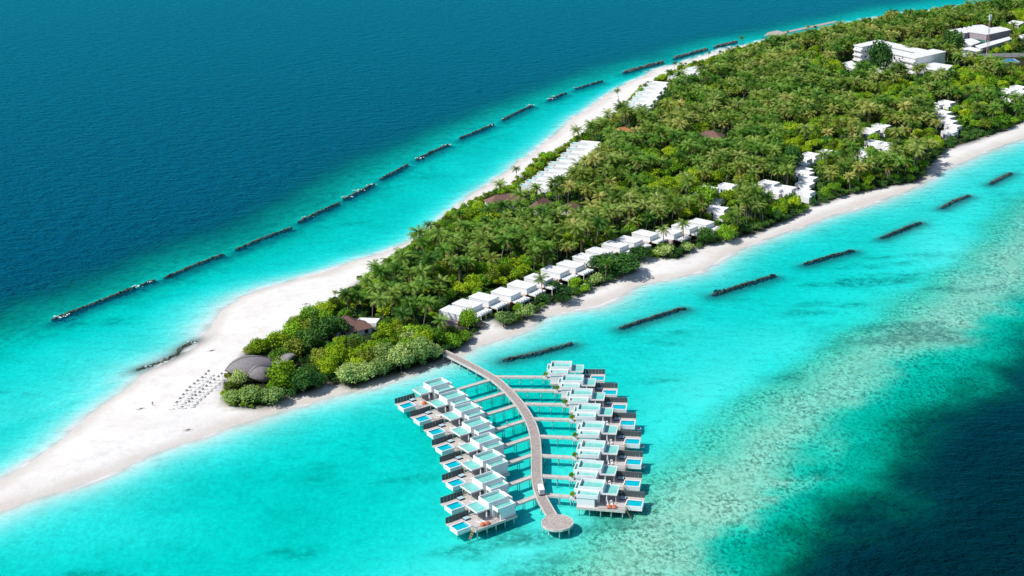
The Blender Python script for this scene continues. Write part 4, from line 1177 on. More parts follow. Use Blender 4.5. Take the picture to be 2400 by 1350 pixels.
PTS = dict(palm=[], tree=[], bush=[])
def jgrid(step, jit):
    x0, y0 = VEG.min(0); x1, y1 = VEG.max(0)
    x1 = min(x1, 620); y1 = min(y1, 1560)
    X, Y = np.meshgrid(np.arange(x0, x1, step), np.arange(y0, y1, step * .9))
    X = X + (np.arange(X.shape[0]) % 2)[:, None] * step / 2
    P = np.stack([X.ravel(), Y.ravel()], 1) + RNG.uniform(-jit, jit, (X.size, 2))
    sd = sd_poly(P, VEG); k = sd > .5
    P, sd = P[k], sd[k]
    ok = []
    for i, (x, y) in enumerate(P):
        px, py = PX(x, y, 6); ok.append(-60 < px < 2470 and -80 < py < 1400)
    ok = np.array(ok); P, sd = P[ok], sd[ok]
    dl, _ = seg_dist(P, VEGL_LINE)
    return P, sd, dl
def leafiness(px, py, dl, sd, n):
    """share of broadleaf trees at a place in the wood"""
    b = .40
    b += .62 * smooth(960, 780, px) * smooth(640, 720, py)           # the tip
    b -= .35 * smooth(760, 840, px) * smooth(1010, 960, px) * smooth(600, 640, py) * smooth(800, 770, py)
    b += .22 * smooth(1650, 2000, px) * smooth(460, 250, py)
    b += .30 * smooth(1340, 1180, px) * smooth(440, 500, py)
    b += .35 * smooth(18, 6, dl)
    b += .30 * smooth(26, 8, sd) * (dl > 40)
    return b + (n - .5) * 2.4
P, sd, dl = jgrid(4.6, 1.8)
for (x, y), s_, d_ in zip(P, sd, dl):
    px, py = PX(x, y, 0)
    n = float(fbm(x / 26 + 5, y / 26 + 8, 3)); lf = leafiness(px, py, d_, s_, n)
    tip = px < 760 and py > 780
    if tip: continue
    if RNG.random() < lf:
        if RNG.random() < .42: continue
        sc = RNG.uniform(.62, 1.0); hmax = 2.5 + .38 * min(d_, 30) if d_ < 20 else 99
        if px > 1600 and py < 260: hmax = min(hmax, 2.2 + .24 * d_)
        if 8.2 * sc > hmax: sc = max(.3, hmax / 8.2)
        if s_ < 4.2 * sc * .7: continue
        if blocked(x, y, 4.2 * sc, 8 * sc): continue
        PTS['tree'].append((x, y, sc, n, d_))
    else:
        k = int(RNG.integers(5)); sc = RNG.uniform(.78, 1.12)
        if d_ < 10 or s_ < 2.0: continue
        if d_ < 16 and RNG.random() < .5: continue
        if px > 1600 and py < 260 and d_ < 34: continue
        if blocked(x, y, 3.2 * sc, PALMS[k][2] * sc): continue
        PTS['palm'].append((x, y, sc, k, d_))
P, sd, dl = jgrid(3.7, 1.3)
for (x, y), s_, d_ in zip(P, sd, dl):
    px, py = PX(x, y, 0)
    sc = RNG.uniform(.5, 1.05)
    if s_ < 2.4 * sc * .55: continue
    if blocked(x, y, 2.4 * sc, 3 * sc): continue
    PTS['bush'].append((x, y, sc, float(fbm(x / 14 + 50, y / 14, 2)), d_))

def zone(px, py):
    if px < 900 and py > 640: return 'beside the brown roofs near the sand tip'
    if px < 1040 and py > 640: return 'above the jetty root'
    if px < 1040: return 'along the ocean beach near the sand tip'
    if py > 620 and px < 1300: return 'behind the first beach box houses'
    if py > 560 and px < 1300: return 'deep in the grove behind the first beach box houses'
    if py > 540 and px < 1700: return 'behind the farther beach box houses'
    if px < 1200 and py > 400: return 'just below the long red-brown roof'
    if px < 1480 and py > 400: return 'on the lagoon side of the red-brown roofs'
    if px > 1600 and py > 330: return 'around the garden villas by the lagoon beach'
    if px < 1560: return 'by the ocean shore houses'
    return 'in the middle of the palm forest'
def treecol(n, d_, rnd, near=0):
    q = n + rnd * .5 + near
    return 'dark' if q < .60 else 'mid' if q < .84 else 'olive' if q < .92 else 'lime'

def gn_scatter(name, srcs, pts, group_label):
    """one 'stuff' object: many plants, instanced on points by geometry nodes. pts: (x,y,z,scale,index)"""
    me = bpy.data.meshes.new(name); A = np.array(pts)
    me.vertices.add(len(A)); me.vertices.foreach_set('co', A[:, :3].astype(np.float32).ravel())
    a = me.attributes.new('scl', 'FLOAT', 'POINT'); a.data.foreach_set('value', A[:, 3].astype(np.float32))
    a = me.attributes.new('idx', 'INT', 'POINT'); a.data.foreach_set('value', A[:, 4].astype(np.int32))
    a = me.attributes.new('rz', 'FLOAT', 'POINT'); a.data.foreach_set('value', RNG.uniform(0, 6.28, len(A)).astype(np.float32))
    me.update()
    o = link(name, me)
    ng = bpy.data.node_groups.new(name, 'GeometryNodeTree')
    ng.interface.new_socket('Geometry', in_out='INPUT', socket_type='NodeSocketGeometry')
    ng.interface.new_socket('Geometry', in_out='OUTPUT', socket_type='NodeSocketGeometry')
    gi, go = ng.nodes.new('NodeGroupInput'), ng.nodes.new('NodeGroupOutput')
    L = ng.links.new
    jn = []
    last = None
    for i, parts in enumerate(srcs):
        inner = ng.nodes.new('GeometryNodeJoinGeometry')
        for ob in parts:
            oi = ng.nodes.new('GeometryNodeObjectInfo'); oi.inputs['Object'].default_value = ob
            oi.inputs['As Instance'].default_value = True; oi.transform_space = 'ORIGINAL'
            L(oi.outputs['Geometry'], inner.inputs[0])
        iop = ng.nodes.new('GeometryNodeInstanceOnPoints')
        L(gi.outputs[0], iop.inputs['Points']); L(inner.outputs[0], iop.inputs['Instance'])
        na = ng.nodes.new('GeometryNodeInputNamedAttribute'); na.data_type = 'INT'; na.inputs['Name'].default_value = 'idx'
        cp = ng.nodes.new('FunctionNodeCompare'); cp.data_type = 'INT'; cp.operation = 'EQUAL'
        ins = [s for s in cp.inputs if s.type == 'INT']; L(na.outputs[0], ins[0]); ins[1].default_value = i
        L(cp.outputs[0], iop.inputs['Selection'])
        ns = ng.nodes.new('GeometryNodeInputNamedAttribute'); ns.data_type = 'FLOAT'; ns.inputs['Name'].default_value = 'scl'
        L(ns.outputs[0], iop.inputs['Scale'])
        nr = ng.nodes.new('GeometryNodeInputNamedAttribute'); nr.data_type = 'FLOAT'; nr.inputs['Name'].default_value = 'rz'
        cx = ng.nodes.new('ShaderNodeCombineXYZ'); L(nr.outputs[0], cx.inputs[2]); L(cx.outputs[0], iop.inputs['Rotation'])
        jn.append(iop)
    jo = ng.nodes.new('GeometryNodeJoinGeometry')
    for q in jn: L(q.outputs[0], jo.inputs[0])
    L(jo.outputs[0], go.inputs[0])
    md = o.modifiers.new('scatter', 'NODES'); md.node_group = ng
    tag(o, group_label, None, None, 'stuff')
    return o

GZ = 1.25
NMAX = 290
def order(lst): return sorted(lst, key=lambda p: math.hypot(p[0], p[1]))
palms = order(PTS['palm']); seen_src = {}
PK = ('olive', 'green', 'golden')
def pkind(x, y):
    q = float(fbm(x / 35 + 70, y / 35, 2)) + RNG.normal(0, .16)
    return 1 if q < .45 else 0 if q < .80 else 2
for (x, y, sc, k, d_) in palms[:NMAX]:
    px, py = PX(x, y, 9); z_ = zone(px, py); kc = PK[pkind(x, y)]
    hh = 'tall' if PALMS[k][2] * sc > 10.4 else 'lower'
    t = put_palm(x, y, GZ, k, sc, RNG.uniform(0, 6.28), '%s %s palm %s' % (hh, {'olive': 'olive green', 'green': 'deep green', 'golden': 'yellowish'}[kc], z_), 'coconut palms ' + z_, kc)
    seen_src.setdefault((k, kc), [c for c in t.children])
rest = palms[NMAX:]
for k in range(5):
    for kc in PK:
        if (k, kc) not in seen_src:
            q = rest.pop(0)
            seen_src[(k, kc)] = list(put_palm(q[0], q[1], GZ, k, q[2], 1.0, 'coconut palm in the middle of the palm forest', 'coconut palms in the middle of the palm forest', kc).children)
gn_scatter('palm_grove', [seen_src[(k, kc)] for k in range(5) for kc in PK], [(x, y, GZ, sc, k * 3 + pkind(x, y)) for x, y, sc, k, d_ in rest], 'far coconut palms reading as one grove')

# ---- trees of the tip and other plants one can tell apart, placed by hand: px, py (foot), radius m, height factor, colour
TIP = [(668, 922, 5.6, .95, 'lime', 'round lime-green tree in front of the leaf-shaped roofs'), (590, 950, 4.6, .62, 'grey', 'grey-green shrub tree on the sand tip below the leaf-shaped roofs'),
    (548, 952, 3.6, .60, 'grey', 'grey-green bush at the very end of the vegetation'), (640, 950, 4.2, .6, 'grey', 'grey-green shrub tree left of the lime-green tree foot'), (562, 912, 3.2, .85, 'grey', 'upright grey-green tree beside the small leaf-shaped roof'),
    (540, 925, 2.3, .8, 'olive', 'small olive shrub at the sand edge by the leaf-shaped roofs'), (536, 893, 1.6, .7, 'olive', 'little olive shrub under the big thatched tip'), (712, 925, 4.8, .85, 'dark', 'dark grey-green tree right of the lime-green tree'),
    (742, 915, 3.6, .8, 'dark', 'dark tree at the small beach gap in the shrubs'), (610, 812 + 24, 4.0, .7, 'lime', 'light green shrub tree behind the thatched roofs near the sand'), (590, 838, 2.8, .7, 'olive', 'brownish olive shrub at the sand edge behind the thatched roofs'),
    (650, 826, 4.4, .75, 'lime', 'bright green tree on the ocean edge behind the thatched roofs'), (690, 806, 4.6, .75, 'mid', 'green domed tree on the ocean edge of the tip'), (695, 782, 4.0, .7, 'lime', 'lime domed shrub on the ocean edge of the tip'), (728, 765, 4.5, .75, 'mid', 'mid green tree on the ocean edge near the brown roof'),
    (758, 752, 4.2, .72, 'lime', 'bright green tree left of the pointed brown roof'), (785, 735, 3.6, .7, 'mid', 'green shrub tree by the single palm on the ocean edge'), (655, 868, 3.6, .9, 'mid', 'green tree growing against the thatched roofs'), (690, 850, 4.2, .9, 'olive', 'olive tree behind the small thatched point'),
    (722, 838, 4.8, .95, 'dark', 'tall dark green tree in the middle of the tip wood'), (760, 812, 5.0, .95, 'dark', 'largest dark green tree in the middle of the tip wood'), (735, 800, 4.4, .85, 'olive', 'olive green tree in the middle of the tip wood'), (792, 800, 4.6, .9, 'dark', 'dark tree left of the palm group'),
    (755, 868, 4.0, .85, 'olive', 'brown-green tree in the tip wood behind the beach gap'), (790, 868, 4.4, .9, 'lime', 'bright yellow-green tree in the tip wood behind the beach gap'), (775, 892, 3.2, .9, 'lime', 'small bright green tree above the beach gap'), (820, 862, 3.8, .8, 'lime', 'light green tree at the middle of the tip wood'),
    (820, 905, 4.6, .72, 'grey', 'grey-green waterside shrub right of the beach gap'), (858, 897, 4.4, .7, 'grey', 'second grey-green waterside shrub right of the beach gap'), (890, 885, 4.2, .7, 'grey', 'third grey-green waterside shrub towards the jetty'), (905, 862, 4.6, .85, 'grey', 'tall grey-green shrub tree towards the jetty'),
    (940, 870, 4.8, .85, 'grey', 'broad grey-green tree overhanging the lagoon beside the jetty root'), (985, 853, 5.2, .8, 'grey', 'largest grey-green tree overhanging the lagoon beside the jetty root'), (1018, 846, 3.6, .7, 'grey', 'grey-green shrub touching the jetty root'), (860, 868, 4.0, .8, 'olive', 'olive shrub tree behind the waterside shrubs'),
    (838, 832, 3.8, .9, 'dark', 'dark tree below the palm group'), (962, 826, 4.4, .8, 'grey', 'grey-green tree under the palms near the jetty root'), (1060, 822, 3.6, .75, 'mid', 'green shrub right of the jetty root'), (1085, 806, 3.0, .7, 'mid', 'low green shrub at the sand right of the jetty root'), (1098, 776, 3.4, 1.05, 'mid', 'upright green tree before the first beach house')]
for px, py, r, hz, c, lb in TIP:
    p = G(px, py, 0); k = int(RNG.integers(3)); s = r / 4.2 * 1.14
    put_dome(p[0], p[1], .7, k, c, s, RNG.uniform(0, 6.28), lb, 'trees told apart on the tip of the island', hz * 1.15)
BEACHB = [(1180, 770, 4.4, 'grey', 'round green bush on the beach before the fourth beach house'), (1237, 750, 4.0, 'grey', 'round green bush on the beach before the fifth beach house'), (1275, 716, 3.0, 'dark', 'smaller dark bush on the beach before the sixth beach house'),
    (1322, 714, 4.4, 'dark', 'dark rounded bush with a person beside it on the beach'), (1300, 690, 3.6, 'dark', 'dark bush tight against the beach houses'), (1350, 680, 3.4, 'mid', 'green bush behind the pale umbrella on the beach'), (1398, 672, 3.4, 'grey', 'low bush at the foot of the big dark beach tree'),
    (1560, 610, 4.4, 'grey', 'broad low bush on the beach past the big dark tree'), (1612, 596, 3.2, 'grey', 'low round bush beyond the broad low beach bush'), (1215, 735, 2.4, 'mid', 'small bush between two round beach bushes'), (1125, 775, 2.2, 'dry', 'leafless grey bush before the second beach house'), (1062, 800, 2.8, 'dry', 'leafless grey bush behind the jetty root'), (1078, 785, 2.2, 'dry', 'bare twiggy bush before the first beach house')]
for px, py, r, c, lb in BEACHB:
    p = G(px, py, 0); put_bush(p[0], p[1], .8, int(RNG.integers(3)), c, r / 2.6 * 1.1, RNG.uniform(0, 6.28), lb, None, 1.05)
BIGT = [(1458, 652, 8.0, .58, 'dark', 'big dark dense tree overhanging the lagoon beach'), (1412, 643, 6.0, .6, 'dark', 'dark tree left of the big dense beach tree'), (1500, 618, 5.0, .62, 'dark', 'dark tree right of the big dense beach tree'),
    (1655, 470 + 26, 5.5, 1.0, 'mid', 'large glossy green tree beside the garden villas'), (1622, 500 + 18, 4.5, 1.0, 'mid', 'glossy green tree left of the largest one by the garden villas'), (1855, 412, 5.6, 1.2, 'dark', 'tall dark tree rising beside the stepped garden villas'),
    (2062, 180, 8.2, 1.25, 'dark', 'huge dark round tree in front of the courtyard block'), (2230, 140, 7.5, 1.2, 'dark', 'huge round tree behind the small white roof near the mast'), (1685, 285, 6.2, 1.2, 'dark', 'tall dark tree beside the maroon forest roof'), (2090, 68, 6.0, 1.1, 'dark', 'tall dark tree rising on the far ocean shore'),
    (1655, 578, 4.0, .9, 'dark', 'dark tree at the beach past the sixteen box houses'), (1700, 572, 4.0, .85, 'mid', 'green tree at the beach past the box houses')]
for px, py, r, hz, c, lb in BIGT:
    p = G(px, py, 0); put_dome(p[0], p[1], 1.0, int(RNG.integers(3)), c, r / 4.2 * 1.15, RNG.uniform(0, 6.28), lb, None, hz * 1.1)
LONEP = [(785, 712, .42, 'single leaning palm on the ocean edge above the brown roof'), (988, 590, .78, 'tallest of the three palms leaning over the ocean beach'), (1005, 580, .75, 'middle of the three palms leaning over the ocean beach'), (968, 604, .7, 'shortest of the three palms leaning over the ocean beach'),
    (1212, 432, .65, 'palm standing out over the ocean beach near the red-brown roofs'), (1152, 680, 1.0, 'golden palm behind the third beach house'), (1273, 712, .8, 'palm standing in front of the sixth beach house'), (1040, 715, 1.0, 'palm with hanging fronds behind the first beach house'),
    (1580, 172, .5, 'single palm on the sand beside the ocean side hedge'), (1660, 138, .42, 'slim palm standing alone on the far ocean sand'), (1596, 172, .45, 'second palm on the sand beside the ocean side hedge'), (1845, 92, .5, 'palm standing before the landing stage'), (1894, 84, .55, 'tall palm pair on the far ocean sand'), (1909, 82, .55, 'second of the tall palm pair on the far ocean sand'),
    (1742, 112, .55, 'palm clump beside the far dry breakwater'), (1420, 665, .8, 'palm leaning out of the dark beach trees'), (1555, 590, .85, 'palm rising behind the broad low beach bush'), (1602, 580, .9, 'palm at the right end of the box house row'), (1450, 244, .6, 'palm at the near end of the bright ocean hedge'), (2290, 300, 1.0, 'palm leaning over the wide right-hand beach'), (1735, 510, 1.1, 'big palm between garden villas and beach'), (1770, 380, 1.1, 'golden tall palm above the garden villas')]
for px, py, s, lb in LONEP:
    p = G(px, py, 0); put_palm(p[0], p[1], 1.0, int(RNG.integers(5)), s, RNG.uniform(0, 6.28), lb, None, 'golden' if 'golden' in lb else 'green' if 'dark' in lb else 'olive')

trees = order(PTS['tree']); seen = {}
NT = 240
for (x, y, sc, n, d_) in trees[:NT]:
    px, py = PX(x, y, 6); z_ = zone(px, py); k = int(RNG.integers(3)); c = treecol(n, d_, RNG.random(), .13 if px < 1330 else 0)
    adj = {'dark': 'dark green', 'mid': 'mid green', 'olive': 'olive green', 'lime': 'bright green'}[c]
    t = put_tree(x, y, GZ, k, c, sc, RNG.uniform(0, 6.28), adj + ' leafy tree ' + z_, 'leafy trees ' + z_)
    seen.setdefault((k, c), list(t.children))
# far trees
COLS = ('dark', 'mid', 'olive', 'lime')
for k in range(3):
    for c in COLS:
        if (k, c) not in seen:
            t = put_tree(*G(2150 + 9 * k, 78 + 3 * k), GZ, k, c, .8, 0, 'leafy tree standing in the far wood', 'leafy trees in the far wood'); seen[(k, c)] = list(t.children)
pts = []
for (x, y, sc, n, d_) in trees[NT:]:
    k = int(RNG.integers(3)); pts.append((x, y, GZ, sc, k * 4 + COLS.index(treecol(n, d_, RNG.random()))))
gn_scatter('far_wood', [seen[(k, c)] for k in range(3) for c in COLS], pts, 'far leafy trees reading as one wood')
# undergrowth: shrubs nobody could count
bs = {}
pts = []
for (x, y, sc, n, d_) in PTS['bush']:
    px, py = PX(x, y)
    edge = d_ < 15
    q = n + RNG.random() * .4
    c = ('lime' if q > (.42 if px > 1100 else .6) else 'mid') if edge else ('dark' if q < .82 else 'mid')
    k = int(RNG.integers(3)); pts.append((x, y, 1.0, sc * (.75 if edge else 1.1), k * 3 + ('dark', 'mid', 'lime').index(c)))
srcs = []
for k in range(3):
    for c in ('dark', 'mid', 'lime'):
        p = G(1120 + 16 * k, 760 - 6 * k) if c == 'mid' else G(1240 + 9 * k, 706 + 5 * k) if c == 'dark' else G(1165 + 5 * k, 722)
        t = put_bush(p[0], p[1], .9, k, c, .55, k, '%s small shrub tucked between the beach houses and the beach' % {'dark': 'dark', 'mid': 'green', 'lime': 'bright green'}[c], 'small shrubs before the beach houses')
        srcs.append(list(t.children))
gn_scatter('undergrowth', srcs, pts, 'low shrubs and bright hedge filling the wood floor')

# ------------------------------------------------------------------ things on the decks
def make_lounger(fabric):
    t = thing('sun_lounger', 'x', 'sun lounger')
    b = MB(); b.box(0, 1.95, 0, .7, .25, .33); b.obj('frame', WHITE, t)
    b = MB(); b.box(.0, 1.25, .03, .67, .33, .43); b.add([(1.25, .03, .33), (1.95, .03, .75), (1.95, .67, .75), (1.25, .67, .33), (1.25, .03, .43), (1.95, .03, .85), (1.95, .67, .85), (1.25, .67, .43)], [(0, 3, 2, 1), (4, 5, 6, 7), (0, 1, 5, 4), (1, 2, 6, 5), (2, 3, 7, 6), (3, 0, 4, 7)])
    b.obj('mattress', fabric, t)
    for x in (.1, 1.8):
        for y in (.05, .6): MB().box(x, x + .06, y, y + .06, 0, .25).obj('leg', WHITE, t)
    return t
def make_parasol_closed():
    t = thing('closed_parasol', 'x', 'parasol')
    b = MB(); b.tube([(0, 0, 0), (0, 0, 2.9)], .04, 6); b.obj('pole', STEEL, t)
    b = MB(); b.tube([(0, 0, 1.0), (0, 0, 1.4), (0, 0, 2.2), (0, 0, 2.75), (0, 0, 2.95)], [.1, .24, .2, .1, .02], 8); b.obj('canopy', CANVAS, t)
    b = MB(); b.tube([(0, 0, 0), (0, 0, .12)], .35, 10); b.obj('base', CONC, t)
    return t
lg = make_lounger(CANVAS); pc = make_parasol_closed(); fl = fp = True
def make_bag():
    b = MB(); b.tube([(0, 0, 0), (0, 0, .12), (0, 0, .45), (.05, 0, .75), (.1, 0, .85)], [.5, .72, .66, .4, .12], 10)
    return b.mesh('bean_bag', ORANGE, True)
BAG = make_bag()
def make_planter():
    t = thing('planter', 'x', 'plant pot')
    MB().tray(-.55, .55, -.55, .55, 0, .7, .08, .1).obj('pot', WHITE, t)
    for k in range(1):
        o = link('shrub', BUSHES[0]['lime'][0], t); o.location = (0, 0, .5); o.scale = (.36, .36, .62)
    return t
pot = make_planter(); fpot = True
for side, i, O, a, v, r, m in VILLAS:
    w_ = wlab(side, i) if i not in (0,) else 'farthest from the round platform'
    nm = 'the %s-row villa %s' % (side, w_.replace('the round platform', 'the platform').replace('farthest from', 'farthest from'))
    for j, (aa, vv) in enumerate(((2.9, 1.6), (4.1, 1.9))):
        o = lg if fl else copy_tree(lg); fl = False
        p = O + a * aa + v * vv; o.location = (p[0], p[1], 2.2); o.rotation_euler = (0, 0, math.atan2(v[1], v[0]) + .3)
        tag(o, '%s white sun lounger on the deck of %s' % ('inner' if j == 0 else 'outer', nm), 'sun lounger', 'sun loungers on the villa decks')
    o = pc if fp else copy_tree(pc); fp = False
    p = O + a * 2.2 + v * 2.4; o.location = (p[0], p[1], 2.2); tag(o, 'closed white parasol on the deck of %s' % nm, 'parasol', 'closed parasols on the villa decks')
    p = O + a * 6.2 + v * 6.6
    db = thing('daybed', 'pale blue square daybed under the fence of %s' % nm, 'daybed', (p[0], p[1], 2.2), r, 'daybeds on the villa decks')
    MB().box(-.9, .9, -.8, .8, 0, .4).obj('base', DARKF, db); MB().box(-.85, .85, -.75, .75, .4, .55).obj('mattress', BLUEF, db)
    if (side, i) in (('left', 0), ('left', 7), ('right', 7)):
        for j, (aa, vv) in enumerate(((3.2, .7), (4.6, .9)) if i == 7 else ((4.4, 2.2),)):
            q = link('bean_bag', BAG); p = O + a * aa + v * vv; q.location = (p[0], p[1], 2.25); q.scale = (1.15, 1.15, 1)
            tag(q, '%sorange bean bag on the deck of %s' % (('first ', 'second ')[j] if i == 7 else '', nm), 'bean bag', 'orange bean bags')
    if side == 'right':
        o = pot if fpot else copy_tree(pot); fpot = False
        p = O + a * -8.0 + v * 4.2; o.location = (p[0], p[1], 2.2); tag(o, 'lime-green potted shrub at the entrance of %s' % nm, 'plant pot', 'potted shrubs at the villa entrances')

# parasols and loungers on the sand tip
def make_parasol_open():
    t = thing('beach_parasol', 'x', 'parasol')
    MB().tube([(0, 0, 0), (0, 0, 2.3)], .05, 6).obj('pole', WHITE, t)
    n = 8; b = MB(); v = [(0, 0, 2.55)] + [(.55 * math.cos(2 * PI * k / n), .55 * math.sin(2 * PI * k / n), 1.95) for k in range(n)] + [(.55 * math.cos(2 * PI * k / n), .55 * math.sin(2 * PI * k / n), 1.85) for k in range(n)]
    b.add(v, [(0, 1 + k, 1 + (k + 1) % n) for k in range(n)] + [(1 + k, 9 + k, 9 + (k + 1) % n, 1 + (k + 1) % n) for k in range(n)])
    b.obj('canopy', THATCH, t); return t
po = make_parasol_open(); fpo = True
RA_ = [(1095, 280), (1015, 365), (910, 460), (785, 560), (680, 640), (555, 740), (465, 840), (365, 955), (275, 1065), (175, 1175)]
RB_ = [(1475, 365), (1380, 445), (1255, 535), (1140, 625), (1030, 710), (925, 795), (835, 885), (715, 970), (615, 1065), (535, 1150)]
for row, pts in (('outer', RA_), ('inner', RB_)):
    for i, (x, y) in enumerate(pts):
        p = G(400 + x / 12.275, 850 + y / 12.275, 2.8)
        z_ = max(.2, height_at(p[0], p[1]))
        o = po if fpo else copy_tree(po); fpo = False
        o.location = (p[0], p[1], z_); tag(o, 'small dark parasol on the sand tip, %s in the %s row from the thatched roofs' % (ORD[i], row), 'parasol', 'thatched parasols on the sand tip')
        for j, dx in enumerate((-1.5, .55)):
            o = copy_tree(lg); o.location = (p[0] + dx * 1.3 - .5, p[1] + dx * .3 - 1.2, z_); o.rotation_euler = (0, 0, .25); o.scale = (.85, .8, .4)
            tag(o, '%s white lounger beside the %s parasol of the %s row on the sand' % (('outer', 'inner')[j], ORD[i], row), 'sun lounger', 'loungers under the thatched parasols')

# driftwood crosses on the sand
for px, py, lb in ((718, 721, 'sticks lying crossed on the white sand near the brown roof'), (331, 965, 'crossed driftwood sticks on the sand near the person'), (497, 827, 'short grey driftwood log on the white sand'), (441, 1012, 'small dark driftwood piece near the lagoon edge of the sand')):
    p = G(px, py); z_ = max(.1, height_at(*p)); mb = MB()
    for a, L_ in ((.3, 1.7), (1.2, 1.2), (2.6, .8)):
        mb.tube([(-L_ * math.cos(a), -L_ * math.sin(a), .05), (0, 0, .25), (L_ * math.cos(a), L_ * math.sin(a), .1)], [.04, .08, .03], 5)
    o = mb.obj('driftwood', BARKD); o.location = (p[0], p[1], z_); tag(o, lb, 'driftwood')

# buoys beyond the right-hand villas
for k, (px, py, w_) in enumerate(((1497, 1004, 'farthest from the platform'), (1504.5, 1046, 'middle'), (1505.5, 1093, 'nearest the platform'))):
    p = G(px, py, .2); t = thing('ring_buoy', 'white and red ring buoy on the lagoon, ' + w_ + ' of three', 'buoy', (p[0], p[1], .12), 0, 'ring buoys beyond the right-hand villas')
    b = MB(); R_, n = .62, 16; vs, fs = [], []
    for i in range(n):
        for j in range(8):
            A1, B1 = 2 * PI * i / n, 2 * PI * j / 8
            vs.append(((R_ + .24 * math.cos(B1)) * math.cos(A1), (R_ + .24 * math.cos(B1)) * math.sin(A1), .24 * math.sin(B1)))
    for i in range(n):
        for j in range(8): fs.append((i * 8 + j, ((i + 1) % n) * 8 + j, ((i + 1) % n) * 8 + (j + 1) % 8, i * 8 + (j + 1) % 8))
    b.add(vs, fs); b.obj('ring', CANVAS, t, True)
    b = MB(); b.tube([(0, 0, -.1), (0, 0, .3)], [.45, .3], 10); b.obj('float', mat('red_float', (.6, .12, .06), .5) if k == 0 else bpy.data.materials['red_float'], t)

# cargo buggy on the jetty
p = G(1268.5, 1157, DZ); q0 = np.argmin(np.linalg.norm(JL - p, axis=1)); d = JL[min(q0 + 2, len(JL) - 1)] - JL[q0 - 2]
t = thing('cargo_buggy', 'white electric cargo buggy with box body parked on the jetty', 'buggy', (p[0], p[1], DZ + .01), math.atan2(d[1], d[0]))
b = MB(); b.box(-1.7, 1.55, -.66, .66, .32, .48); b.obj('chassis', DARKF, t)
b = MB(); b.box(-1.2, 1.5, -.72, .72, .5, 1.95); b.obj('cargo_box', WHITE, t)
b = MB(); b.box(-1.35, 1.58, -.78, .78, 1.95, 2.05); b.obj('box_roof', WHITE, t)
b = MB()
for k in range(6): b.box(1.5, 1.54, -.62, .62, .62 + k * .2, .74 + k * .2)
b.obj('louvre', CONC, t)
b = MB(); b.box(-2.2, -1.25, -.62, .62, .48, 1.0); b.tube([(-2.1, -.6, 1.0), (-1.7, -.6, 1.95)], .04, 5); b.tube([(-2.1, .6, 1.0), (-1.7, .6, 1.95)], .04, 5); b.obj('cab', WHITE, t)
b = MB(); b.box(-2.25, -1.36, -.7, .7, 1.95, 2.02); b.obj('cab_roof', CANVAS, t)
for x in (-1.75, 1.0):
    for y in (-.7, .7):
        w_ = MB(); w_.tube([(x, y - .09, .3), (x, y + .09, .3)], .3, 12); wo_ = w_.obj('wheel', RUBBER, t)
        MB().tube([(x, y - .1, .3), (x, y + .1, .3)], .15, 8).obj('rim', STEEL, wo_)

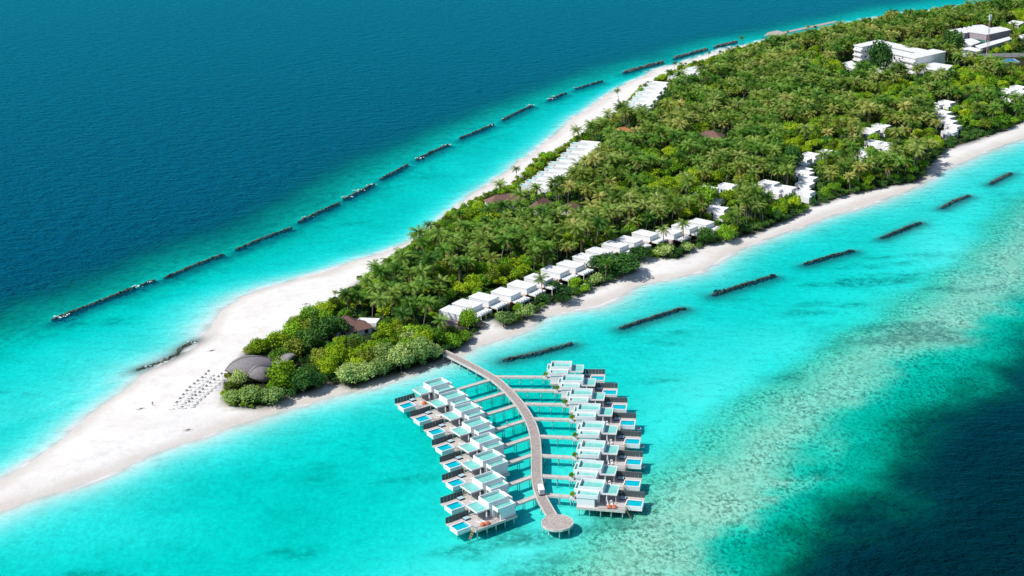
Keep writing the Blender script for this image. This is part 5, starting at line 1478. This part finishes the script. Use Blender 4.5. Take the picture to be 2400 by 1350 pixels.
# people
def person(x, y, z, rz, label, top, bottom, stride=.25):
    t = thing('person', label, 'person', (x, y, z), rz)
    s = stride
    N = [(0, 0, .93, .13, .1), (0, 0, 1.15, .12, .095), (0, 0, 1.38, .15, .1), (0, 0, 1.48, .055), (0.01, 0, 1.60, .085, .1), (.01, 0, 1.73, .07),
         (.0, .10, .88, .085), (s * .5, .11, .50, .06), (s, .11, .08, .042), (s + .14, .11, .035, .035),
         (.0, -.10, .88, .085), (-s * .3, -.11, .50, .06), (-s, -.11, .10, .042), (-s + .14, -.11, .035, .035),
         (0, .19, 1.40, .055), (-.08, .25, 1.13, .042), (.05, .24, .90, .034), (.08, .235, .80, .035),
         (0, -.19, 1.40, .055), (.1, -.25, 1.13, .042), (.2, -.22, .93, .034), (.25, -.21, .85, .035)]
    E_ = [(0, 1), (1, 2), (2, 3), (3, 4), (4, 5), (0, 6), (6, 7), (7, 8), (8, 9), (0, 10), (10, 11), (11, 12), (12, 13), (2, 14), (14, 15), (15, 16), (16, 17), (2, 18), (18, 19), (19, 20), (20, 21)]
    try:
        def mk(name, nodes, edges, m_): 
            me = bpy.data.meshes.new(name); me.from_pydata([n[:3] for n in nodes], edges, []); me.materials.append(m_)
            o = link(name, me, t); sk = o.modifiers.new('skin', 'SKIN'); sk.use_smooth_shade = True
            if not me.skin_vertices: return o
            for i, n in enumerate(nodes): me.skin_vertices[0].data[i].radius = (n[3], n[4] if len(n) > 4 else n[3])
            me.skin_vertices[0].data[0].use_root = True
            ss = o.modifiers.new('sub', 'SUBSURF'); ss.levels = ss.render_levels = 1
            return o
        mk('body', N, E_, SKIN)
        g = .018
        mk('shirt', [(0, 0, .98, .15, .12), (0, 0, 1.15, .145, .115), (0, 0, 1.37, .17, .12), (0, .19, 1.40, .075), (-.05, .23, 1.22, .065), (0, -.19, 1.40, .075), (.06, -.23, 1.22, .065)], [(0, 1), (1, 2), (2, 3), (3, 4), (2, 5), (5, 6)], top)
        mk('shorts', [(0, 0, .97, .15, .12), (0, .10, .86, .11), (s * .42, .11, .56, .085), (0, -.10, .86, .11), (-s * .25, -.11, .56, .085)], [(0, 1), (1, 2), (0, 3), (3, 4)], bottom)
    except Exception as ex_:
        print('person', ex_)
    V = ICO_V * np.array([.095, .09, .1]) + np.array([-.01, 0, 1.69]); MB().add([tuple(q) for q in V], ICO_F).obj('hair', HAIR, t, True)
    return t
WH = [q for q in VILLAS if q[0] == 'left' and q[1] == 3][0]
p = G(1182.5, 994, DZ)
# stand on the fourth left walkway
O, a, v = WH[2], WH[3], WH[4]; P0 = O + a * -7.2 + v * 5.3; s_ = -((p - P0) @ a); p = P0 - a * s_
person(p[0], p[1], DZ - .02, math.atan2(-a[1], -a[0]), 'person in white shirt walking on a timber walkway to the left-hand villas', CANVAS, DARKF)
p = G(358, 950, 1.4); person(p[0], p[1], height_at(*p), 2.0, 'person in red walking alone across the white sand tip', REDST, DARKF)
p = G(1337, 704, 1.6); person(p[0], p[1], height_at(*p), .4, 'person in pink beside the dark rounded bush on the beach', mat('pink_cloth', (.7, .35, .3), .8), CANVAS, .12)
p = G(1372, 672, 2); t = thing('shore_parasol', 'pale umbrella standing alone on the beach before the box houses', 'parasol', (p[0], p[1], height_at(*p)))
MB().tube([(0, 0, 0), (0, 0, 2.2)], .05, 6).obj('pole', STEEL, t); MB().tube([(0, 0, 1.9), (0, 0, 2.5)], [1.3, .05], 8).obj('canopy', CANVAS, t)
p = G(1483, 612, 2.2); t = thing('shore_parasol', 'pink-white umbrella on the beach at the edge of the big dark tree', 'parasol', (p[0], p[1], height_at(*p)))
MB().tube([(0, 0, 0), (0, 0, 2.2)], .05, 6).obj('pole', STEEL, t); MB().tube([(0, 0, 1.9), (0, 0, 2.5)], [1.6, .05], 8).obj('canopy', TRIM, t)
print('palms', len(PTS['palm']), 'trees', len(PTS['tree']), 'bush', len(PTS['bush']))
